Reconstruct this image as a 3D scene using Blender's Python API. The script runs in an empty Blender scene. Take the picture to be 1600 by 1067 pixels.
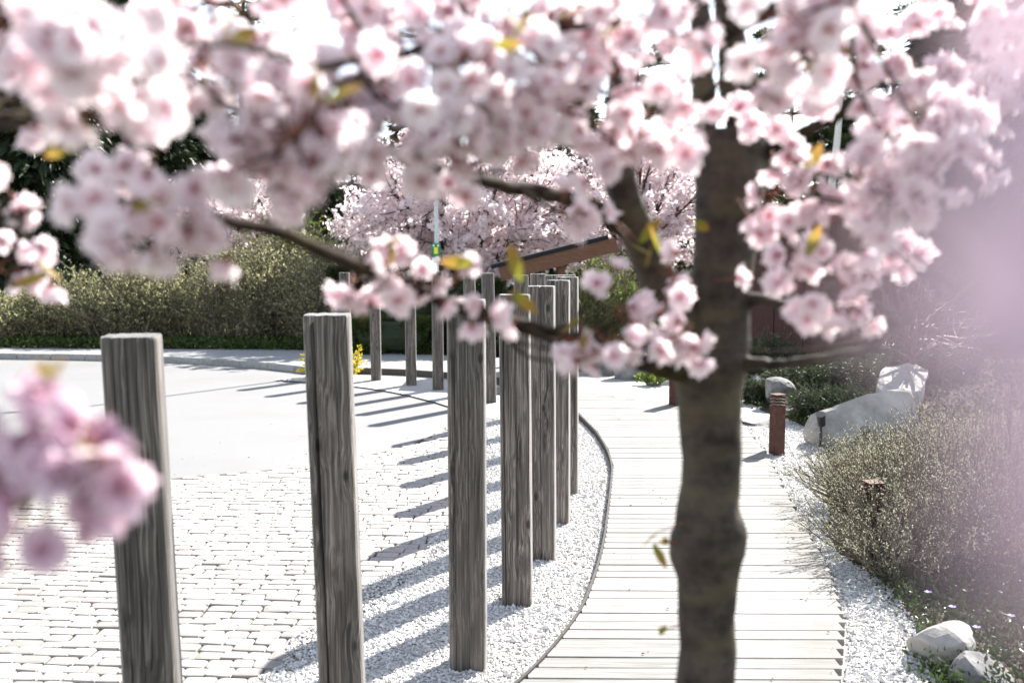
import bpy, math, random
import numpy as np
from mathutils import Vector, Matrix, Quaternion, noise as mnoise

R = math.radians
rng = np.random.default_rng(11)
random.seed(11)
sc = bpy.context.scene
col = sc.collection

# ------------------------------------------------------------------ camera, sky, sun, exposure
FPX = 1600 * 35.0 / 36.0
CAMZ = 1.60
PITCH = 5.07
cam_d = bpy.data.cameras.new('camera')
cam_d.sensor_width = 36.0
cam_d.lens = 35.0
cam_d.clip_start = 0.01
cam_d.clip_end = 2000
cam_d.dof.use_dof = True
cam_d.dof.focus_distance = 5.2
cam_d.dof.aperture_fstop = 3.3
cam_d.dof.aperture_blades = 0
cam = bpy.data.objects.new('camera', cam_d)
col.objects.link(cam)
cam.location = (0, 0, CAMZ)
cam.rotation_euler = (R(90 - PITCH), 0, 0)
sc.camera = cam

SUN_EL, SUN_AZ = 39.0, 36.6          # azimuth clockwise from +Y
sun_dir = Vector((math.sin(R(SUN_AZ)) * math.cos(R(SUN_EL)), math.cos(R(SUN_AZ)) * math.cos(R(SUN_EL)), math.sin(R(SUN_EL))))
world = bpy.data.worlds.new('World')
sc.world = world
world.use_nodes = True
wn = world.node_tree.nodes
sky = wn.new('ShaderNodeTexSky')
sky.sky_type = 'NISHITA'
sky.sun_disc = False
sky.sun_elevation = R(SUN_EL)
sky.sun_rotation = R(SUN_AZ)
sky.dust_density = 0.3
sky.ozone_density = 1.0
bg = wn['Background']
bg.inputs['Strength'].default_value = 0.092
wb = wn.new('ShaderNodeHueSaturation')          # the photograph's warm white balance
wb.inputs['Saturation'].default_value = 0.52
world.node_tree.links.new(sky.outputs[0], wb.inputs['Color'])
world.node_tree.links.new(wb.outputs[0], bg.inputs[0])
sl = bpy.data.lights.new('sun', 'SUN')
sl.energy = 5.0
sl.angle = R(0.53)
sl.color = (1.0, 0.955, 0.89)
sun = bpy.data.objects.new('sun', sl)
sun.rotation_euler = (-sun_dir).to_track_quat('-Z', 'Y').to_euler()
sun.location = (6, 8, 8)
col.objects.link(sun)

sc.view_settings.view_transform = 'Standard'
sc.view_settings.look = 'None'
sc.view_settings.exposure = 1.74
sc.view_settings.gamma = 1.0
sc.view_settings.use_curve_mapping = False
sc.cycles.use_denoising = True
sc.cycles.max_bounces = 8
sc.cycles.diffuse_bounces = 4
sc.cycles.transmission_bounces = 6
sc.cycles.sample_clamp_indirect = 6.0

# ------------------------------------------------------------------ picture measures -> place
cp, sp = math.cos(R(PITCH)), math.sin(R(PITCH))
def ray(px, py):
    a, b = (px - 800) / FPX, -(py - 533.5) / FPX
    return np.array([a, cp + b * sp, -sp + b * cp])
def P(px, py, Y):
    d = ray(px, py)
    return np.array([0, 0, CAMZ]) + d * (Y / d[1])
def G(px, py, z=0.0):
    d = ray(px, py)
    return np.array([0, 0, CAMZ]) + d * ((z - CAMZ) / d[2])
def to_px(p):
    x, y, z = p[0], p[1], p[2] - CAMZ
    dep = y * cp - z * sp
    up = y * sp + z * cp
    return 800 + x / dep * FPX, 533.5 - up / dep * FPX, dep

# ------------------------------------------------------------------ materials
MAT = {}
def nodes_of(name):
    m = bpy.data.materials.new(name)
    m.use_nodes = True
    nt = m.node_tree
    return m, nt, nt.nodes, nt.links, nt.nodes['Principled BSDF']
def rgba(c): return (c[0], c[1], c[2], 1.0)
def noisy(name, c1, c2, scale=8, stretch=(1, 1, 1), detail=6, rough=0.8, bump=0.0, bdist=0.01, spec=0.3, c3=None, scale3=2.0, fac3=0.5, stretch3=(1, 1, 1), rand=0.0, ramp=(0.35, 0.65), transl=0.0, tcol=None):
    m, nt, N, L, b = nodes_of(name)
    tc = N.new('ShaderNodeTexCoord')
    mp = N.new('ShaderNodeMapping'); mp.inputs['Scale'].default_value = stretch
    L.new(tc.outputs['Object'], mp.inputs['Vector'])
    nz = N.new('ShaderNodeTexNoise'); nz.inputs['Scale'].default_value = scale; nz.inputs['Detail'].default_value = detail
    nz.inputs['Roughness'].default_value = 0.65
    L.new(mp.outputs[0], nz.inputs['Vector'])
    cr = N.new('ShaderNodeValToRGB')
    cr.color_ramp.elements[0].position, cr.color_ramp.elements[1].position = ramp
    cr.color_ramp.elements[0].color, cr.color_ramp.elements[1].color = rgba(c1), rgba(c2)
    L.new(nz.outputs[0], cr.inputs[0])
    out = cr.outputs[0]
    if c3 is not None:
        n3 = N.new('ShaderNodeTexNoise'); n3.inputs['Scale'].default_value = scale3; n3.inputs['Detail'].default_value = 4
        m3 = N.new('ShaderNodeMapping'); m3.inputs['Scale'].default_value = stretch3; L.new(tc.outputs['Object'], m3.inputs['Vector']); L.new(m3.outputs[0], n3.inputs['Vector'])
        r3 = N.new('ShaderNodeValToRGB'); r3.color_ramp.elements[0].position = 0.48; r3.color_ramp.elements[1].position = 0.68
        r3.color_ramp.elements[1].color = (fac3, fac3, fac3, 1)
        L.new(n3.outputs[0], r3.inputs[0])
        mx = N.new('ShaderNodeMix'); mx.data_type = 'RGBA'
        L.new(r3.outputs[0], mx.inputs['Factor']); L.new(out, mx.inputs['A']); mx.inputs['B'].default_value = rgba(c3)
        out = mx.outputs['Result']
    if rand:
        oi = N.new('ShaderNodeObjectInfo')
        mr = N.new('ShaderNodeMapRange'); mr.inputs['To Min'].default_value = 1 - rand; mr.inputs['To Max'].default_value = 1 + rand
        L.new(oi.outputs['Random'], mr.inputs['Value'])
        hs = N.new('ShaderNodeHueSaturation')
        L.new(mr.outputs[0], hs.inputs['Value']); L.new(out, hs.inputs['Color'])
        out = hs.outputs[0]
    L.new(out, b.inputs['Base Color'])
    b.inputs['Roughness'].default_value = rough
    b.inputs['Specular IOR Level'].default_value = spec
    if bump:
        bp = N.new('ShaderNodeBump'); bp.inputs['Strength'].default_value = bump; bp.inputs['Distance'].default_value = bdist
        L.new(nz.outputs[0], bp.inputs['Height']); L.new(bp.outputs[0], b.inputs['Normal'])
    if transl:
        tr = N.new('ShaderNodeBsdfTranslucent')
        if tcol is None: L.new(out, tr.inputs['Color'])
        else: tr.inputs['Color'].default_value = rgba(tcol)
        ms = N.new('ShaderNodeMixShader'); ms.inputs[0].default_value = transl
        L.new(b.outputs[0], ms.inputs[1]); L.new(tr.outputs[0], ms.inputs[2])
        L.new(ms.outputs[0], N['Material Output'].inputs['Surface'])
    MAT[name] = m
    return m

def wood_material(name, dark, mid, light, knots=True):
    m, nt, N, L, b = nodes_of(name)
    tc = N.new('ShaderNodeTexCoord')
    oi = N.new('ShaderNodeObjectInfo')
    vadd = N.new('ShaderNodeVectorMath'); vadd.operation = 'ADD'
    sc3 = N.new('ShaderNodeVectorMath'); sc3.operation = 'SCALE'
    cmb = N.new('ShaderNodeCombineXYZ')
    for i in range(3): L.new(oi.outputs['Random'], cmb.inputs[i])
    L.new(cmb.outputs[0], sc3.inputs[0]); sc3.inputs['Scale'].default_value = 37.0
    L.new(tc.outputs['Object'], vadd.inputs[0]); L.new(sc3.outputs[0], vadd.inputs[1])
    # knots: sparse cells
    mpk = N.new('ShaderNodeMapping'); mpk.inputs['Scale'].default_value = (11, 11, 5.5)
    L.new(vadd.outputs[0], mpk.inputs['Vector'])
    vk = N.new('ShaderNodeTexVoronoi'); vk.inputs['Scale'].default_value = 1.0; vk.inputs['Randomness'].default_value = 1.0
    L.new(mpk.outputs[0], vk.inputs['Vector'])
    kd = N.new('ShaderNodeMapRange'); kd.inputs['From Min'].default_value = 0.06; kd.inputs['From Max'].default_value = 0.55
    kd.inputs['To Min'].default_value = 1.0; kd.inputs['To Max'].default_value = 0.0
    L.new(vk.outputs['Distance'], kd.inputs['Value'])
    # grain: stretched noise warped round the knots
    lown = N.new('ShaderNodeTexNoise'); lown.inputs['Scale'].default_value = 5.0; lown.inputs['Detail'].default_value = 3
    mpl = N.new('ShaderNodeMapping'); mpl.inputs['Scale'].default_value = (1, 1, 0.45)
    L.new(vadd.outputs[0], mpl.inputs['Vector']); L.new(mpl.outputs[0], lown.inputs['Vector'])
    warp = N.new('ShaderNodeMath'); warp.operation = 'MULTIPLY_ADD'; warp.inputs[1].default_value = 0.010
    L.new(kd.outputs[0], warp.inputs[0])
    w2 = N.new('ShaderNodeMath'); w2.operation = 'MULTIPLY'; w2.inputs[1].default_value = 0.022
    L.new(lown.outputs[0], w2.inputs[0]); L.new(w2.outputs[0], warp.inputs[2])
    cw = N.new('ShaderNodeCombineXYZ'); L.new(warp.outputs[0], cw.inputs[0]); L.new(warp.outputs[0], cw.inputs[1])
    va2 = N.new('ShaderNodeVectorMath'); va2.operation = 'ADD'
    L.new(vadd.outputs[0], va2.inputs[0]); L.new(cw.outputs[0], va2.inputs[1])
    mpg = N.new('ShaderNodeMapping'); mpg.inputs['Scale'].default_value = (150, 150, 2.2)
    L.new(va2.outputs[0], mpg.inputs['Vector'])
    g = N.new('ShaderNodeTexNoise'); g.inputs['Scale'].default_value = 1.0; g.inputs['Detail'].default_value = 5; g.inputs['Roughness'].default_value = 0.6
    L.new(mpg.outputs[0], g.inputs['Vector'])
    cr = N.new('ShaderNodeValToRGB')
    e = cr.color_ramp.elements
    e[0].position = 0.30; e[0].color = rgba(dark)
    e[1].position = 0.72; e[1].color = rgba(light)
    k = e.new(0.50); k.color = rgba(mid)
    L.new(g.outputs[0], cr.inputs[0])
    # long weather stains
    mps = N.new('ShaderNodeMapping'); mps.inputs['Scale'].default_value = (16, 16, 2.0)
    L.new(vadd.outputs[0], mps.inputs['Vector'])
    st = N.new('ShaderNodeTexNoise'); st.inputs['Scale'].default_value = 1.0; st.inputs['Detail'].default_value = 5
    L.new(mps.outputs[0], st.inputs['Vector'])
    str_ = N.new('ShaderNodeMapRange'); str_.inputs['From Min'].default_value = 0.35; str_.inputs['From Max'].default_value = 0.7
    str_.inputs['To Min'].default_value = 0.62; str_.inputs['To Max'].default_value = 1.25
    L.new(st.outputs[0], str_.inputs['Value'])
    ov = N.new('ShaderNodeMapRange'); ov.inputs['To Min'].default_value = 0.82; ov.inputs['To Max'].default_value = 1.18
    L.new(oi.outputs['Random'], ov.inputs['Value'])
    vm = N.new('ShaderNodeMath'); vm.operation = 'MULTIPLY'; L.new(str_.outputs[0], vm.inputs[0]); L.new(ov.outputs[0], vm.inputs[1])
    hs = N.new('ShaderNodeHueSaturation'); L.new(vm.outputs[0], hs.inputs['Value']); L.new(cr.outputs[0], hs.inputs['Color'])
    out = hs.outputs[0]
    if knots:
        kc = N.new('ShaderNodeMapRange'); kc.inputs["From Min"].default_value = 0.09; kc.inputs["From Max"].default_value = 0.15
        kc.inputs['To Min'].default_value = 0.16; kc.inputs['To Max'].default_value = 1.0
        L.new(vk.outputs['Distance'], kc.inputs['Value'])
        h2 = N.new('ShaderNodeHueSaturation'); L.new(kc.outputs[0], h2.inputs['Value']); L.new(out, h2.inputs['Color'])
        out = h2.outputs[0]
    mpc = N.new('ShaderNodeMapping'); mpc.inputs['Scale'].default_value = (70, 70, 1.1)      # fine drying cracks
    L.new(va2.outputs[0], mpc.inputs['Vector'])
    ckn = N.new('ShaderNodeTexNoise'); ckn.inputs['Scale'].default_value = 1.0; ckn.inputs['Detail'].default_value = 2
    L.new(mpc.outputs[0], ckn.inputs['Vector'])
    ckr = N.new('ShaderNodeMapRange'); ckr.inputs['From Min'].default_value = 0.30; ckr.inputs['From Max'].default_value = 0.37
    ckr.inputs['To Min'].default_value = 0.22; ckr.inputs['To Max'].default_value = 1.0
    L.new(ckn.outputs[0], ckr.inputs['Value'])
    h3 = N.new('ShaderNodeHueSaturation'); L.new(ckr.outputs[0], h3.inputs['Value']); L.new(out, h3.inputs['Color'])
    out = h3.outputs[0]
    L.new(out, b.inputs['Base Color'])
    b.inputs['Roughness'].default_value = 0.6
    b.inputs['Specular IOR Level'].default_value = 0.45
    b.inputs['Sheen Weight'].default_value = 0.35
    b.inputs['Sheen Roughness'].default_value = 0.4
    bp = N.new('ShaderNodeBump'); bp.inputs['Strength'].default_value = 0.55; bp.inputs['Distance'].default_value = 0.004
    L.new(g.outputs[0], bp.inputs['Height']); L.new(bp.outputs[0], b.inputs['Normal'])
    MAT[name] = m
    return m

wood_material('post_wood', (0.020, 0.0148, 0.012), (0.098, 0.082, 0.070), (0.30, 0.262, 0.233))

def attr_leaf(name, base, tip, transl, rough=0.5, spec=0.3, hue=0.0, top=0.85):
    """leaf or petal: colour runs from base to tip along attribute 'u', light passes through"""
    m, nt, N, L, b = nodes_of(name)
    at = N.new('ShaderNodeAttribute'); at.attribute_name = 'u'
    cr = N.new('ShaderNodeValToRGB')
    cr.color_ramp.elements[0].color = rgba(base); cr.color_ramp.elements[1].color = rgba(tip)
    cr.color_ramp.elements[0].position = 0.08; cr.color_ramp.elements[1].position = top
    L.new(at.outputs['Fac'], cr.inputs[0])
    out = cr.outputs[0]
    if hue:
        oi = N.new('ShaderNodeObjectInfo')
        mr = N.new('ShaderNodeMapRange'); mr.inputs['To Min'].default_value = 1 - hue; mr.inputs['To Max'].default_value = 1.0 + hue
        L.new(oi.outputs['Random'], mr.inputs['Value'])
        hs = N.new('ShaderNodeHueSaturation'); L.new(mr.outputs[0], hs.inputs['Saturation']); L.new(out, hs.inputs['Color'])
        out = hs.outputs[0]
    L.new(out, b.inputs['Base Color'])
    b.inputs['Roughness'].default_value = rough
    b.inputs['Specular IOR Level'].default_value = spec
    tr = N.new('ShaderNodeBsdfTranslucent'); L.new(out, tr.inputs['Color'])
    ms = N.new('ShaderNodeMixShader'); ms.inputs[0].default_value = transl
    L.new(b.outputs[0], ms.inputs[1]); L.new(tr.outputs[0], ms.inputs[2])
    L.new(ms.outputs[0], N['Material Output'].inputs['Surface'])
    MAT[name] = m
    return m

attr_leaf('petal', (0.74, 0.47, 0.55), (0.93, 0.845, 0.872), 0.5, 0.6, 0.12, 0.4, 0.5)
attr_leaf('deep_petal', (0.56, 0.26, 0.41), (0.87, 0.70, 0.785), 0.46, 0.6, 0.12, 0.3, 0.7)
attr_leaf('far_petal', (0.74, 0.48, 0.54), (0.91, 0.83, 0.845), 0.55, 0.7, 0.1, 0.0, 0.6)
attr_leaf('young_leaf', (0.22, 0.25, 0.03), (0.38, 0.22, 0.05), 0.5, 0.5, 0.2)
attr_leaf('olive_leaf', (0.27, 0.278, 0.125), (0.50, 0.505, 0.28), 0.55)
attr_leaf('grey_leaf', (0.26, 0.255, 0.17), (0.48, 0.475, 0.36), 0.40)
attr_leaf('hedge_leaf', (0.035, 0.058, 0.018), (0.085, 0.115, 0.035), 0.35, 0.65, 0.15)
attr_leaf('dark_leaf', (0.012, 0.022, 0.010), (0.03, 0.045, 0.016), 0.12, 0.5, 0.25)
attr_leaf('pine_needle', (0.03, 0.05, 0.018), (0.06, 0.085, 0.03), 0.2, 0.5, 0.3)
attr_leaf('fresh_leaf', (0.12, 0.19, 0.03), (0.22, 0.29, 0.06), 0.45)
attr_leaf('yellow_leaf', (0.48, 0.42, 0.04), (0.70, 0.58, 0.06), 0.4)
attr_leaf('litter', (0.06, 0.032, 0.018), (0.16, 0.085, 0.04), 0.1)
attr_leaf('vinca_leaf', (0.018, 0.038, 0.010), (0.05, 0.085, 0.02), 0.25, 0.35, 0.35)
attr_leaf('juniper_needle', (0.03, 0.045, 0.025), (0.075, 0.10, 0.05), 0.2)
noisy('sepal', (0.16, 0.035, 0.035), (0.24, 0.10, 0.04), 60, rough=0.6)
noisy('stamen', (0.62, 0.28, 0.34), (0.72, 0.46, 0.30), 80, rough=0.7)
noisy('cherry_bark', (0.018, 0.012, 0.010), (0.088, 0.066, 0.053), 22, (1, 1, 1.0), 9, 0.7, 1.0, 0.012, 0.3, c3=(0.110, 0.090, 0.045), scale3=11, fac3=0.6, stretch3=(1, 1, 2.6))
noisy('twig_bark', (0.016, 0.011, 0.009), (0.058, 0.040, 0.032), 40, rough=0.85, spec=0.1, c3=(0.05, 0.045, 0.012), scale3=20, fac3=0.6)
noisy('far_bark', (0.03, 0.024, 0.02), (0.08, 0.065, 0.055), 20, (1, 1, .4), rough=0.9)
noisy('pine_bark', (0.06, 0.035, 0.022), (0.16, 0.09, 0.055), 12, (1, 1, .3), rough=0.9)
noisy('birch_bark', (0.10, 0.09, 0.08), (0.72, 0.70, 0.66), 9, (1, 1, 5), rough=0.7, ramp=(0.30, 0.42))
noisy('shrub_twig', (0.08, 0.062, 0.045), (0.21, 0.175, 0.13), 30, rough=0.85)
noisy('pink_twig', (0.09, 0.06, 0.052), (0.20, 0.145, 0.128), 30, rough=0.6)
noisy('asphalt', (0.165, 0.165, 0.168), (0.27, 0.27, 0.272), 160, detail=3, rough=0.75, bump=0.35, bdist=0.004, c3=(0.19, 0.188, 0.182), scale3=0.9, fac3=0.5, ramp=(0.3, 0.7))
noisy('pavement', (0.26, 0.265, 0.27), (0.36, 0.36, 0.365), 60, rough=0.85, bump=0.2, bdist=0.003, c3=(0.30, 0.30, 0.29), scale3=1.2)
noisy('kerb_concrete', (0.22, 0.22, 0.215), (0.34, 0.335, 0.325), 25, rough=0.9, bump=0.4, bdist=0.004, rand=0.12)
noisy('granite', (0.22, 0.207, 0.196), (0.40, 0.382, 0.365), 55, detail=8, rough=0.8, bump=0.5, bdist=0.004, rand=0.20, c3=(0.42, 0.34, 0.31), scale3=3.0, fac3=0.5)
noisy('joint_sand', (0.035, 0.028, 0.022), (0.10, 0.085, 0.07), 90, rough=0.95, bump=0.5, bdist=0.004, c3=(0.06, 0.075, 0.03), scale3=5, fac3=0.7)
noisy('gravel_base', (0.30, 0.29, 0.28), (0.66, 0.65, 0.63), 140, detail=3, rough=0.9, bump=0.9, bdist=0.012, ramp=(0.36, 0.56))
noisy('pebble', (0.48, 0.47, 0.455), (0.76, 0.75, 0.735), 70, detail=2, rough=0.85, c3=(0.26, 0.235, 0.21), scale3=55, fac3=0.4)
noisy('soil', (0.035, 0.026, 0.020), (0.10, 0.078, 0.06), 30, rough=0.95, bump=0.8, bdist=0.02)
noisy('ground_cover', (0.03, 0.04, 0.016), (0.075, 0.085, 0.035), 6, rough=0.95, bump=0.6, bdist=0.05)
noisy('deck_wood', (0.140, 0.134, 0.127), (0.34, 0.332, 0.32), 9, (0.30, 9, 9), 8, 0.75, 0.4, 0.003, 0.25, rand=0.16, c3=(0.20, 0.185, 0.165), scale3=3.0, fac3=0.6)
noisy('deck_frame', (0.05, 0.045, 0.04), (0.10, 0.09, 0.08), 20, (1, 8, 8), rough=0.9)
noisy('edging_steel', (0.025, 0.024, 0.023), (0.07, 0.062, 0.056), 40, rough=0.7)
noisy('corten', (0.050, 0.021, 0.016), (0.10, 0.043, 0.032), 18, detail=8, rough=0.75, bump=0.15, bdist=0.002)
noisy('lamp_glass', (0.5, 0.5, 0.48), (0.6, 0.6, 0.58), 10, rough=0.3)
noisy('wall_cladding', (0.060, 0.028, 0.025), (0.112, 0.051, 0.045), 30, (6, 6, .35), 6, 0.7, 0.15, 0.003, rand=0.10)
noisy('wall_core', (0.03, 0.018, 0.016), (0.05, 0.03, 0.026), 10, rough=0.9)
noisy('stained_timber', (0.060, 0.027, 0.014), (0.15, 0.072, 0.040), 25, (0.5, 8, 8), 6, 0.6, 0.3, 0.003)
noisy('roof_felt', (0.010, 0.011, 0.013), (0.022, 0.024, 0.028), 80, rough=0.8, spec=0.1, bump=0.3, bdist=0.003)
noisy('rock_grey', (0.10, 0.10, 0.105), (0.26, 0.255, 0.25), 7, detail=10, rough=0.85, bump=0.7, bdist=0.03, c3=(0.13, 0.12, 0.10), scale3=3, fac3=0.6)
noisy('rock_pale', (0.25, 0.24, 0.225), (0.50, 0.48, 0.455), 5, detail=10, rough=0.85, bump=0.6, bdist=0.03, c3=(0.20, 0.16, 0.125), scale3=2.5, fac3=0.5)
noisy('galvanised', (0.42, 0.46, 0.48), (0.55, 0.59, 0.61), 30, rough=0.45, spec=0.5)
noisy('sign_green', (0.02, 0.16, 0.06), (0.03, 0.20, 0.08), 10, rough=0.5)
noisy('sign_yellow', (0.62, 0.60, 0.05), (0.68, 0.66, 0.07), 10, rough=0.5)
noisy('sign_white', (0.68, 0.68, 0.66), (0.76, 0.76, 0.74), 10, rough=0.5)
noisy('panel_board', (0.06, 0.028, 0.018), (0.11, 0.05, 0.03), 20, (4, 4, .4), rough=0.7)
noisy('spot_black', (0.02, 0.02, 0.022), (0.035, 0.035, 0.037), 20, rough=0.45)
noisy('vinca_petal', (0.16, 0.10, 0.50), (0.24, 0.16, 0.60), 30, rough=0.6)

# ------------------------------------------------------------------ mesh helpers
ORG = {}
class MB:
    def __init__(s): s.v, s.f, s.m, s.u, s.n = [], [], [], [], 0
    def add(s, V, F, mi=0, u=None):
        V = np.asarray(V, float).reshape(-1, 3)
        if isinstance(F, np.ndarray): s.f.append((F + s.n, mi))
        else:
            by = {}
            for f in F: by.setdefault(len(f), []).append(f)
            for k, fs in by.items(): s.f.append((np.array(fs, dtype=np.int64) + s.n, mi))
        s.v.append(V)
        s.u.append(np.full(len(V), 0.5) if u is None else np.asarray(u, float))
        s.n += len(V)
        return s
    def mesh(s, name, mats, origin=None, smooth=False):
        V = np.concatenate(s.v); U = np.concatenate(s.u)
        if origin is not None: V = V - np.asarray(origin, float)
        me = bpy.data.meshes.new(name)
        loops = np.concatenate([f.ravel() for f, _ in s.f])
        sizes = np.concatenate([np.full(len(f), f.shape[1]) for f, _ in s.f])
        mis = np.concatenate([np.full(len(f), mi) for f, mi in s.f])
        me.vertices.add(len(V)); me.vertices.foreach_set('co', V.astype(np.float32).ravel())
        me.loops.add(len(loops)); me.loops.foreach_set('vertex_index', loops.astype(np.int32))
        me.polygons.add(len(sizes))
        me.polygons.foreach_set('loop_start', np.concatenate([[0], np.cumsum(sizes)[:-1]]).astype(np.int32))
        me.polygons.foreach_set('material_index', mis.astype(np.int32))
        me.polygons.foreach_set('use_smooth', np.full(len(sizes), bool(smooth)))
        a = me.attributes.new('u', 'FLOAT', 'POINT'); a.data.foreach_set('value', U.astype(np.float32))
        for m in ([mats] if isinstance(mats, str) else mats): me.materials.append(MAT[m])
        me.update(calc_edges=True)
        me.validate()
        return me
    def build(s, name, mats, parent=None, origin=None, smooth=False):
        if parent is not None: origin = np.array(ORG.get(parent.name, (0.0, 0.0, 0.0)), float)
        me = s.mesh(name, mats, origin, smooth)
        o = bpy.data.objects.new(name, me)
        col.objects.link(o)
        if parent is not None: o.parent = parent; ORG[o.name] = origin
        elif origin is not None:
            o.location = [float(q) for q in origin]; ORG[o.name] = np.asarray(origin, float)
        return o
def tag(o, label=None, cat=None, group=None, kind=None):
    if label: o['label'] = label
    if cat: o['category'] = cat
    if group: o['group'] = group
    if kind: o['kind'] = kind
    return o
def thing(name, loc, label, cat, group=None):
    o = bpy.data.objects.new(name, None); col.objects.link(o)
    o.empty_display_size = 0.1
    o.location = [float(x) for x in loc]; ORG[o.name] = np.array([float(x) for x in loc])
    return tag(o, label, cat, group)

def unit(v):
    v = np.asarray(v, float)
    return v / (np.linalg.norm(v, axis=-1, keepdims=True) + 1e-12)
def spline(pts, n):
    """Catmull-Rom through pts (any dimension), n samples"""
    p = np.asarray(pts, float)
    if len(p) == 2:
        t = np.linspace(0, 1, n)[:, None]; return p[0] * (1 - t) + p[1] * t
    e = np.vstack([2 * p[0] - p[1], p, 2 * p[-1] - p[-2]])
    ts = np.linspace(0, len(p) - 1 - 1e-9, n); out = []
    for t in ts:
        i = int(t); s = t - i
        a, b, c, d = e[i], e[i + 1], e[i + 2], e[i + 3]
        out.append(0.5 * ((2 * b) + (-a + c) * s + (2 * a - 5 * b + 4 * c - d) * s * s + (-a + 3 * b - 3 * c + d) * s ** 3))
    return np.array(out)
def tube(pts, rad, n=6, cap=True, wob=0.0, wf=30.0):
    pts = np.asarray(pts, float); k = len(pts)
    rad = np.broadcast_to(np.asarray(rad, float), (k,))
    t = unit(np.gradient(pts, axis=0))
    ref = np.array([0, 0, 1.0]) if abs(t[0][2]) < 0.9 else np.array([1.0, 0, 0])
    nx = unit(np.cross(t[0], ref)); V = []
    ang = np.linspace(0, 2 * math.pi, n, endpoint=False)
    for i in range(k):
        nx = unit(nx - t[i] * np.dot(nx, t[i])); ny = np.cross(t[i], nx)
        ring = pts[i] + rad[i] * (np.cos(ang)[:, None] * nx + np.sin(ang)[:, None] * ny)
        if wob:
            for j in range(n):
                w = mnoise.noise(Vector(ring[j] * wf)) + 0.5 * mnoise.noise(Vector(ring[j] * wf * 2.7))
                ring[j] += (ring[j] - pts[i]) * wob * w
        V.append(ring)
    V = np.concatenate(V); F = []
    i, j = np.meshgrid(np.arange(k - 1), np.arange(n), indexing='ij')
    a = (i * n + j).ravel(); b = (i * n + (j + 1) % n).ravel()
    Q = np.stack([a, b, b + n, a + n], 1)
    F = [tuple(q) for q in Q] if n > 4 else None
    if F is None:
        return V, Q
    if cap: F.append(tuple(range(n - 1, -1, -1))); F.append(tuple(range((k - 1) * n, k * n)))
    return V, F
def twigs_batch(A, B, C, ra, rb):
    """many 3-sided, two-segment twigs at once: A->B->C, radii ra..rb"""
    n = len(A); d1 = unit(C - A)
    ref = np.where(np.abs(d1[:, 2:3]) < 0.9, np.array([[0, 0, 1.0]]), np.array([[1.0, 0, 0]]))
    x = unit(np.cross(d1, ref)); y = np.cross(d1, x)
    V = np.zeros((n, 9, 3))
    ra = np.broadcast_to(ra, (n,))[:, None]; rb = np.broadcast_to(rb, (n,))[:, None]
    for k, (p, r) in enumerate(((A, ra), (B, (ra + rb) / 2), (C, rb))):
        for j in range(3):
            an = j * 2 * math.pi / 3
            V[:, k * 3 + j] = p + r * (math.cos(an) * x + math.sin(an) * y)
    base = np.array([[k * 3 + j, k * 3 + (j + 1) % 3, k * 3 + 3 + (j + 1) % 3, k * 3 + 3 + j] for k in range(2) for j in range(3)])
    F = (np.arange(n)[:, None, None] * 9 + base[None]).reshape(-1, 4)
    return V.reshape(-1, 3), F
def leaves(C, D, size, width=0.45, fold=0.25, up=None):
    """folded leaves (2 quads sharing the midrib): centres C, pointing D"""
    n = len(C); D = unit(D)
    r = rng.normal(size=(n, 3)) if up is None else up + 0.35 * rng.normal(size=(n, 3))
    S = unit(np.cross(D, r)); N = np.cross(S, D)
    L = np.broadcast_to(size, (n,))[:, None]; W = L * width
    b = C; t = C + D * L
    ml = C + D * L * 0.45 + S * W * 0.5 + N * W * fold
    mr = C + D * L * 0.45 - S * W * 0.5 + N * W * fold
    V = np.stack([b, ml, t, mr], 1).reshape(-1, 3)
    i = np.arange(n)[:, None] * 4
    F = np.concatenate([i + np.array([[0, 2, 1]]), i + np.array([[0, 3, 2]])])
    return V, F, np.tile([0.0, 0.6, 1.0, 0.6], n)
def cups(C, D, size):
    """tiny cupped five-petal blossoms for far trees: five tris round a centre"""
    n = len(C); D = unit(D)
    S = unit(np.cross(D, rng.normal(size=(n, 3)))); T = np.cross(D, S)
    L = np.broadcast_to(size, (n,))[:, None]
    V = np.zeros((n, 6, 3)); V[:, 0] = C
    for k in range(5):
        a = k * 2 * math.pi / 5
        V[:, k + 1] = C + L * 0.5 * (math.cos(a) * S + math.sin(a) * T) + D * L * (0.12 + 0.1 * rng.random((n, 1)))
    i = np.arange(n)[:, None] * 6
    F = np.concatenate([i + np.array([[0, k + 1, (k + 1) % 5 + 1]]) for k in range(5)])
    return V.reshape(-1, 3), F, np.tile([0.1, 1, 1, 1, 1, 1], n)
def sph(n): return unit(rng.normal(size=(n, 3)))
def sheet(inner, outer, z):
    n = len(inner)
    V = np.vstack([np.c_[inner, np.full(n, z)], np.c_[outer, np.full(n, z)]])
    F = np.array([[i, i + 1, n + i + 1, n + i] for i in range(n - 1)])[:, ::-1]
    return V, F
def grid(x0, x1, y0, y1, nx, ny, hf):
    xs = np.linspace(x0, x1, nx); ys = np.linspace(y0, y1, ny)
    X, Y = np.meshgrid(xs, ys)
    V = np.stack([X.ravel(), Y.ravel(), hf(X, Y).ravel()], 1)
    i, j = np.meshgrid(np.arange(ny - 1), np.arange(nx - 1), indexing='ij'); a = (i * nx + j).ravel()
    return V, np.stack([a, a + 1, a + nx + 1, a + nx], 1)
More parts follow.
